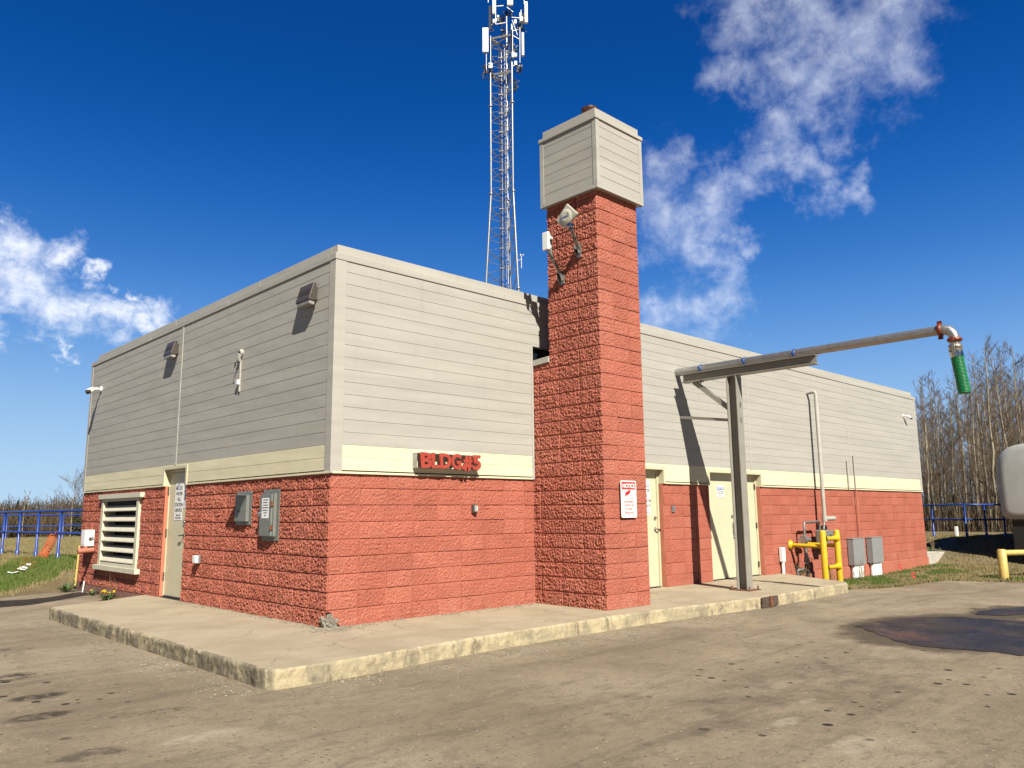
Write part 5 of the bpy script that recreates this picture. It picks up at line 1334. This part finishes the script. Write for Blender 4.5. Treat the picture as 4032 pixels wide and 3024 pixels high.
for u0, u1, z0, z1, w in ((-.27, .16, 31.7, 32.25, -.3), (-1.55, -1.35, 28.0, 28.5, -.3), (-1.20, -1.05, 28.0, 28.4, .1), (.42, .76, 28.05, 28.4, -.4), (.55, .95, 31.15, 31.5, .0), (-.62, -.34, 31.7, 32.2, .3), (-.45, -.2, 30.7, 31.3, .2), (.28, .42, 29.2, 30.0, -.2), (.33, .46, 26.9, 27.6, -.1)):
    m = MB(); rr2 = random.Random(int(u0*100)+int(z0*10))
    for k in range(26):
        p = TW(rr2.uniform(u0, u1), rr2.uniform(z0, z1), w+rr2.uniform(-.2, .2)); q = p + Vector((rr2.uniform(-.15, .15), rr2.uniform(-.15, .15), rr2.uniform(-.2, .2)))
        m.bar(p, q, .03, .045)
    for k in range(5):
        c = TW(rr2.uniform(u0, u1), rr2.uniform(z0, z1), w); m.obox(c, RT*.05, FT*.06, Vector((0, 0, .07)))
    m.build('cable_cluster', M['cable'], tow)
for a in ((-1.04, 32.6, -1.04, 31.0, -.1), (-.80, 33.6, -.80, 31.2, -.42), (-.41, 32.3, -.41, 31.3, .2), (.24, 30.95, .23, 29.1, -.62), (.70, 31.1, .67, 28.05, -.2), (.79, 32.6, .785, 31.7, .2), (.985, 33.3, .99, 31.5, -.12), (-1.39, 29.25, -1.39, 28.07, -.5), (-1.13, 30.6, -1.13, 28.7, -.15), (-1.27, 33.2, -1.27, 33.0, 0)):
    MB().tube([TW(a[0], a[1], a[4]), TW(a[2], a[3], a[4])], .030, 8).build('antenna_pipe', M['galv'], tow)
m = MB()
for a in ((-1.05, 32.5, -.21, 32.64, -.3), (-1.05, 31.25, -.06, 31.49, -.3), (.19, 31.83, .98, 31.80, -.2), (.17, 31.74, .55, 30.6, -.3), (.18, 30.65, .70, 30.36, -.2), (.18, 28.5, .70, 28.5, -.3), (-1.15, 28.6, -1.5, 28.6, -.3), (-1.15, 30.3, -1.4, 30.3, -.3), (-.13, 32.9, .3, 32.6, .3), (-.13, 31.2, .8, 31.5, .4)):
    m.bar(TW(a[0], a[1], a[4]), TW(a[2], a[3], a[4]+.1), .036, .042)
m.build('mounting_arm', M['galvd'], tow)
m = MB(); m.tube([TW(-.9+.14*math.cos(a), 30.05+.15*math.sin(a), -.2) for a in np.linspace(0, 2*PI, 16)], .022, 6, False); m.tube([TW(-1.07+.13*math.cos(a), 30.95+.12*math.sin(a), -.2) for a in np.linspace(0, 2*PI, 16)], .025, 6, False)
m.tube([TW(-1.7, 27.9, -.3), TW(-1.6, 27.82, -.3), TW(-1.18, 27.76, 0)], .025, 6); m.tube([TW(-1.6, 27.95, -.3), TW(-1.6, 27.6, -.3)], .035, 6)
m.build('coiled_cable', M['cable'], tow)
m = MB(); m.tube([TW(.42, 15.9, -.6), TW(.62, 15.95, -.7)], .02, 6); m.tube([TW(.62, 15.4, -.7), TW(.62, 16.15, -.7)], .02, 6)
for a in (0, 2.1, 4.2): m.ball(TW(.62+.10*math.cos(a), 16.2, -.7+.10*math.sin(a)), .045, 8, 6)
m.build('wind_gauge', M['white'], tow)

# ================================================================== BARE TREES
def tree_meshes(seed, h, crownstart=.32, spread=1., nb=34):
    r = random.Random(seed); tr = MB(); cr = MB()
    lean = Vector((r.uniform(-.05, .05), r.uniform(-.05, .05), 0))
    n = 9; sp = [Vector((lean.x*h*(i/n)+r.uniform(-.05, .05)*(i > 0), lean.y*h*(i/n)+r.uniform(-.05, .05)*(i > 0), h*i/n)) for i in range(n+1)]
    R0 = .0072*h
    tr.tube(sp, [R0*(1-i/n)**.8+.012 for i in range(n+1)], 7)
    def at(f):
        k = min(int(f*n), n-1); return sp[k].lerp(sp[k+1], f*n-k)
    for b in range(nb):
        f = crownstart + (1-crownstart)*((b+r.random())/nb)**.9*.98
        p = at(f); az = r.uniform(0, 2*PI); el = r.uniform(.35, 1.0)
        ln = spread*(.55+1.5*(1-f))*r.uniform(.6, 1.2)*h/12
        d = Vector((math.cos(az)*math.cos(el), math.sin(az)*math.cos(el), math.sin(el)))
        q = p+d*ln*.55+Vector((0, 0, .06*ln)); e = q+(d+Vector((r.uniform(-.3, .3), r.uniform(-.3, .3), .45))).normalized()*ln*.5
        rb = .016*(1.15-f)*h/12+.007
        cr.tube([p, q, e], [rb, rb*.65, .004], 4, False)
        for k in range(10):
            g = r.uniform(.2, 1); s = p.lerp(q, g*1.8) if g < .55 else q.lerp(e, (g-.55)/.45)
            a2 = r.uniform(0, 2*PI); l2 = ln*r.uniform(.18, .5)
            d2 = (d*.7+Vector((math.cos(a2)*.7, math.sin(a2)*.7, r.uniform(.1, .9)))).normalized()
            t1 = s+d2*l2; cr.tube([s, t1], [.0068, .0032], 3, False)
            for j in range(3):
                s3 = s.lerp(t1, r.uniform(.3, 1)); d3 = (d2+Vector((r.uniform(-.8, .8), r.uniform(-.8, .8), r.uniform(-.1, .8)))).normalized()
                cr.tube([s3, s3+d3*l2*r.uniform(.3, .6)], [.0048, .0026], 3, False)
    return tr, cr
protos = []
for k, (h, cs, spd, nb) in enumerate(((13, .26, 1.1, 46), (11.5, .22, 1.3, 42), (14, .40, .9, 42), (10, .20, 1.35, 40), (12.5, .36, 1.0, 40), (9, .15, 1.4, 38), (13.5, .30, 1.05, 44))):
    protos.append(tree_meshes(50+k, h, cs, spd, nb))
WOODS = 'bare aspens of the wood behind the right end of the building'
def new_tree(name, label, cat, pr, loc, rz, sc, group=None, mats=('bark', 'twig')):
    t = thing(name, label, cat, loc, group); ORG[t.name] = Vector((0, 0, 0))
    a = pr[0].build('trunk', M[mats[0]], t); b = pr[1].build('crown', M[mats[1]], t)
    t.rotation_euler = (0, 0, rz); t.scale = (sc, sc, sc); return t
def copy_tree(src, loc, rz, sc, name=None):
    t = src.copy(); COL.objects.link(t); t.location = loc; t.rotation_euler = (0, 0, rz); t.scale = (sc, sc, sc)
    for ch in list(src.children):
        c = ch.copy(); COL.objects.link(c); c.parent = t
    return t
spots = []; r = random.Random(3)
for row in range(900):
    if len(spots) >= 115: break
    az = R(r.uniform(71.0, 84)); dist = r.uniform(44, 82)
    x, y = CAMP.x + dist*math.sin(az), CAMP.y + dist*math.cos(az)
    if any(math.hypot(x-a, y-b) < .9 for a, b in spots): continue
    spots.append((x, y))
spots.sort(key=lambda s: math.hypot(s[0]-CAMP.x, s[1]-CAMP.y))
srcs = {}
for i, (x, y) in enumerate(spots):
    k = i % len(protos); loc = (x, y, float(G(x, y))-.1); dd_ = math.hypot(x-CAMP.x, y-CAMP.y)
    azd = math.degrees(math.atan2(x-CAMP.x, y-CAMP.y)); top = r.uniform(.095, .145) + .035*min(1, max(0, (azd-71.5)/4))*r.random()
    sc = (dd_*math.tan(top) + 2.6)/(13, 11.5, 14, 10, 12.5, 9, 13.5)[k]
    if k not in srcs: srcs[k] = new_tree('aspen_tree', 'leafless pale trunked aspen among many alike in the wood at right', 'tree', protos[k], loc, r.uniform(0, 6.28), sc, WOODS)
    else: copy_tree(srcs[k], loc, r.uniform(0, 6.28), sc)
# lone bare tree and dark spruces on the left skyline
pl = tree_meshes(91, 6.4, .22, 3.2, 40)
lt = (11.55, 50.2)
new_tree('bare_tree', 'lone leafless tree rising just left of the building', 'tree', pl, (10.45, 49.8, float(G(10.45, 49.8))-.2), 1.0, .84)
def spruce(loc, h, label, seed):
    r = random.Random(seed); t = thing('spruce_tree', label, 'tree', loc); x, y, z = loc
    MB().tube([(x, y, z), (x, y, z+h)], [.10, .015], 8).build('trunk', M['brush'], t)
    m = MB()
    for k in range(420):
        f = r.random()**.8; zz = z+h*(.08+.92*f); rad = (1-f)*h*.24*r.uniform(.55, 1.1)+.05; a = r.uniform(0, 2*PI)
        p = Vector((x+.15*rad*math.cos(a), y+.15*rad*math.sin(a), zz)); q = Vector((x+rad*math.cos(a), y+rad*math.sin(a), zz-.22*rad-.05)); s = (q-p).cross(Vector((0, 0, 1))).normalized()*(.07+.10*rad)
        m.add([p, p.lerp(q, .6)+s, q, p.lerp(q, .6)-s], [(0, 1, 2, 3)])
        m.add([p+Vector((0,0,.06)), p.lerp(q, .5)+Vector((0, 0, .16)), q, p.lerp(q, .5)-Vector((0, 0, .14))], [(0, 1, 2, 3)])
    m.build('crown', M['spruce'], t)
def polar(az, d): return (CAMP.x+d*math.sin(R(az)), CAMP.y+d*math.cos(R(az)))
for az, d, h, lab in ((15.15, 66, 3.6, 'dark spruce beside the lone bare tree at the building edge'), (11.95, 78, 4.1, 'tallest dark spruce on the left skyline'), (12.4, 78, 3.8, 'shorter dark spruce right of the tallest one on the left skyline'), (11.5, 80, 3.7, 'dark spruce left of the tallest one on the left skyline')):
    x, y = polar(az, d); spruce((x, y, float(G(x, y))-.1), h, lab, int(az*100))
# dense brush: far thicket at left, undergrowth at right
def thicket(name, label, az0, az1, d0, d1, n, hmin, hmax, wmin, wmax, mat, seed):
    g = np.random.default_rng(seed)
    az = np.radians(g.uniform(az0, az1, n)); d = g.uniform(d0, d1, n)
    x = CAMP.x+d*np.sin(az); y = CAMP.y+d*np.cos(az); z = G(x, y)-.1
    h = g.uniform(hmin, hmax, n)*(1+.25*pnoise(x*.12, y*.12, seed)); w = g.uniform(wmin, wmax, n)
    lx = g.normal(0, .16, n)*h; ly = g.normal(0, .16, n)*h
    a = g.uniform(0, PI, n); wx = np.cos(a)*w; wy = np.sin(a)*w
    c0 = np.stack([x-wx, y-wy, z], -1); c1 = np.stack([x+wx, y+wy, z], -1)
    c2 = np.stack([x+lx+wx*.3, y+ly+wy*.3, z+h], -1); c3 = np.stack([x+lx-wx*.3, y+ly-wy*.3, z+h], -1)
    co = np.stack([c0, c1, c2, c3], 1).reshape(-1, 3)
    # side twigs
    k = 5; f = g.uniform(.35, 1, (n, k)); bx = x[:, None]+lx[:, None]*f; by = y[:, None]+ly[:, None]*f; bz = z[:, None]+h[:, None]*f
    l = h[:, None]*g.uniform(.06, .2, (n, k)); ta = g.uniform(0, 2*PI, (n, k)); te = g.uniform(.3, 1.2, (n, k))
    ex = bx+l*np.cos(ta)*np.cos(te); ey = by+l*np.sin(ta)*np.cos(te); ez = bz+l*np.sin(te); ww = w[:, None]*.45
    q = np.stack([np.stack([bx-ww, by, bz], -1), np.stack([bx+ww, by, bz], -1), np.stack([ex+ww*.4, ey, ez], -1), np.stack([ex-ww*.4, ey, ez], -1)], 2).reshape(-1, 3)
    co = np.concatenate([co, q]); qd = np.arange(len(co)).reshape(-1, 4)
    o = raw_mesh(name, co, qd, mat); tag(o, label, 'brush', kind='stuff'); return o
thicket('far_thicket', 'brown leafless thicket along the left skyline', 1, 24, 74, 112, 11000, 2.2, 4.3, .022, .05, M['brush'], 61)
thicket('undergrowth', 'brown undergrowth at the foot of the right wood', 64, 88, 42, 86, 9500, .9, 4.6, .010, .026, M['brush'], 62)
# pale young trunks in the far thicket
bp = []
r = random.Random(8)
sm = tree_meshes(33, 4.6, .35, .8, 16); s0 = None
for i in range(26):
    az = r.uniform(9.5, 17); d = r.uniform(72, 100); x, y = polar(az, d); loc = (x, y, float(G(x, y))-.1)
    if s0 is None: s0 = new_tree('young_aspen', 'young pale trunked aspen in the far left thicket', 'tree', sm, loc, r.uniform(0, 6), r.uniform(.7, 1.05), 'young aspens in the far left thicket')
    else: copy_tree(s0, loc, r.uniform(0, 6), r.uniform(.7, 1.05))

# ================================================================== GRASS AND WEEDS
def blades(name, label, x, y, hmin, hmax, w, mat, seed, lean=.45):
    g = np.random.default_rng(seed); n = len(x); z = G(x, y)-.014
    h = g.uniform(hmin, hmax, n); a = g.uniform(0, 2*PI, n); b = g.uniform(0, 2*PI, n); l = g.uniform(0, lean, n)*h
    wx = np.cos(a)*w; wy = np.sin(a)*w
    co = np.stack([np.stack([x-wx, y-wy, z], -1), np.stack([x+wx, y+wy, z], -1), np.stack([x+np.cos(b)*l, y+np.sin(b)*l, z+h], -1)], 1).reshape(-1, 3)
    o = raw_mesh(name, co, np.arange(3*n).reshape(-1, 3), mat); tag(o, label, 'grass', kind='stuff'); return o
g = np.random.default_rng(5)
# left mound
n = 260000; x = g.uniform(-5.5, 7, n); y = 9.0+ (g.random(n)**1.25)*25
edge = np.interp(x, bxs, bys); k = (y > edge + .35 + .35*pnoise(x*1.5, y*1.5, 71)) & ~((x > -.05) & (y < 9.65)) & ((x+4.93) < (y+8.23)*.30); x, y = x[k], y[k]
gs = (y - (11.6+.75*x))                     # distance from the green swath
gr = (np.abs(gs + .35*pnoise(x*1.3, y*1.3, 72)) < .80) & (y < 13.0)
dry = ~gr & (pnoise(x*.9, y*.9, 73) > -.9) & ~((gs < -1.0) & (x > -2.2) & (pnoise(x*2.2, y*2.2, 74) < .35))
blades('dry_grass', 'dry straw coloured grass on the left mound', x[dry], y[dry], .03, .11, .010, M['drygrass'], 81)
k = gr
blades('green_grass', 'fresh green grass swath on the left mound', x[k], y[k], .04, .12, .009, M['greengrass'], 82)
n = 30000; x = g.uniform(-3, .6, n); y = g.uniform(9.4, 13.6, n); gs = y-(11.6+.75*x); k = (np.abs(gs + .35*pnoise(x*1.3, y*1.3, 72)) < .80) & (y > 9.6)
blades('green_grass', 'thick green grass below the orange net', x[k], y[k], .04, .13, .009, M['greengrass'], 83)
# right verge and mound
n = 60000; x = g.uniform(9.7, 19.4, n); edge = np.interp(x, bxs, bys); y = edge + (np.minimum(0, -.05) - edge)*g.random(n)
k = (y > edge + .10 + .12*pnoise(x*3, y*3, 75)) & (y < -.03); x, y = x[k], y[k]
gr = pnoise(x*.9, y*1.4, 76) + .8*sstep(-1.2, -.3, y)*(x > 12) > .48
blades('dry_grass', 'dry grass verge between the right wall and the yard', x[~gr], y[~gr], .02, .075, .010, M['drygrass'], 84)
blades('green_grass', 'green grass verge along the right wall', x[gr], y[gr], .02, .10, .009, M['greengrass'], 85)
n = 60000; x = g.uniform(15, 28, n); y = g.uniform(-5, 6, n); edge = np.interp(x, bxs, bys); k = (y > edge+.15) & ~((x < 19.2) & (y > -.05)) & ~((x > 18.9) & (x < 23) & (y > -.15+(x-19)*.13) & (y < .25+(x-19)*.16)); x, y = x[k], y[k]
blades('dry_grass', 'dry grass around the yellow barrier and shaded mound', x, y, .015, .055, .012, M['drygrass'], 86)
def weed(o, label, seed, flowers=0, stalks=0, size=.16, n=46):
    r = random.Random(seed); t = thing('weed_clump', label, 'weed', o); o = Vector(o); m = MB()
    for k in range(n):
        a = r.uniform(0, 2*PI); l = size*r.uniform(.4, 1.1); d = Vector((math.cos(a), math.sin(a), 0)); s = Vector((-d.y, d.x, 0))*size*.10; b = o+d*r.uniform(0, size*.5)
        q = b+d*l*.5+Vector((0, 0, l*r.uniform(.4, .9))); e = b+d*l+Vector((0, 0, l*r.uniform(.1, .8)))
        m.add([b, q+s, e, q-s], [(0, 1, 2, 3)])
    m.build('leaves', M['leaf'], t)
    for k in range(flowers):
        a = r.uniform(0, 2*PI); c = o+Vector((math.cos(a)*size*r.uniform(.3, 1.1), math.sin(a)*size*r.uniform(.3, 1.0), size*r.uniform(.8, 1.2)))
        m = MB(); m.tube([c-Vector((0, 0, .012)), c, c+Vector((0, 0, .008))], [.012, .026, .018], 10); m.build('flower', M['flower'], t)
    if stalks:
        m = MB()
        for k in range(stalks):
            b = o+Vector((r.uniform(-.06, .06), r.uniform(-.06, .06), 0)); h = r.uniform(.25, .5); m.tube([b, b+Vector((r.uniform(-.08, .08), r.uniform(-.08, .08), h*.6)), b+Vector((r.uniform(-.14, .14), r.uniform(-.14, .14), h))], [.004, .003, .002], 4, False)
        m.build('dry_stalk', M['straw'], t)
weed((-.22, 6.95, -.16), 'dandelion clump with yellow flowers where the apron meets the left wall', 1, 9, 6, .15, 60)
weed((-.12, 8.15, -.16), 'low green weeds at the wall foot beyond the dandelions', 2, 1, 0, .11, 40)
weed((-.25, 9.35, -.15), 'leafy weeds at the far left corner of the building', 3, 0, 3, .18, 50)
weed((11.1, -.25, -.28), 'dry twiggy weeds tangled round the gas riser', 4, 0, 34, .12, 10)
weed((11.95, -.45, -.3), 'dry weeds between the yellow guard posts', 6, 0, 22, .12, 10)
weed((13.75, -.32, -.33), 'dry weeds at the left foot of the nearer pedestal box', 7, 0, 20, .14, 12)
weed((20.2, .25, .03), 'tuft of long grass on the retaining block', 8, 0, 14, .22, 20)
# loose gravel and chips
def gravel(name, label, pts, smin, smax, mat, seed):
    g = np.random.default_rng(seed); n = len(pts); s = g.uniform(smin, smax, n)**1.0
    base = np.array([(1,0,0),(-1,0,0),(0,1,0),(0,-1,0),(0,0,1),(0,0,-1)], float)
    fc = np.array([(0,2,4),(2,1,4),(1,3,4),(3,0,4),(2,0,5),(1,2,5),(3,1,5),(0,3,5)])
    jit = g.uniform(.55, 1.25, (n, 6, 1)); rot = g.uniform(0, 2*PI, n)
    v = base[None]*jit*s[:, None, None]; c, si = np.cos(rot)[:, None], np.sin(rot)[:, None]
    vx = v[..., 0]*c - v[..., 1]*si; vy = v[..., 0]*si + v[..., 1]*c
    co = np.stack([vx+pts[:, 0:1], vy+pts[:, 1:2], v[..., 2]*.6+pts[:, 2:3]+s[:, None]*.25], -1).reshape(-1, 3)
    f = (fc[None]+np.arange(n)[:, None, None]*6).reshape(-1, 3)
    o = raw_mesh(name, co, f, mat); tag(o, label, 'gravel', kind='stuff'); return o
n = 2600; t_ = g.random(n)
ex_ = np.interp(t_, [0, .35, 1], [-1.72, -1.66, 9.5]); ey_ = np.interp(t_, [0, .35, 1], [4.6, -1.9, -2.0])
off = np.abs(g.normal(0, .22, n))+.02
px = np.where(t_ < .35, ex_-off, ex_); py = np.where(t_ < .35, ey_, ey_-off)
gravel('loose_gravel', 'loose gravel scattered along the apron edge', np.stack([px, py, G(px, py)], -1), .003, .013, M['chip'], 91)
n = 1500; px = g.uniform(-6, 9, n); py = g.uniform(-7.5, 3, n); k = ~((px > -1.75) & (py > -2.05)); px, py = px[k], py[k]
gravel('scattered_gravel', 'stray stones scattered over the yard', np.stack([px, py, G(px, py)], -1), .003, .009, M['chip'], 92)
n = 420; px = np.concatenate([g.uniform(.1, 3.3, n//2), -np.abs(g.normal(0, .06, n//2))-.02]); py = np.concatenate([-np.abs(g.normal(0, .07, n//2))-.02, g.uniform(.0, 4.2, n//2)])
cc_ = g.normal(0, 1, (260, 2)); px = np.concatenate([px, cc_[:, 0]*.16+.02]); py = np.concatenate([py, -np.abs(cc_[:, 1])*.14-.03])
gravel('block_crumbs', 'crumbs of broken block along the wall foot', np.stack([px, py, np.zeros(len(px))+.001], -1), .004, .016, M['chip'], 93)
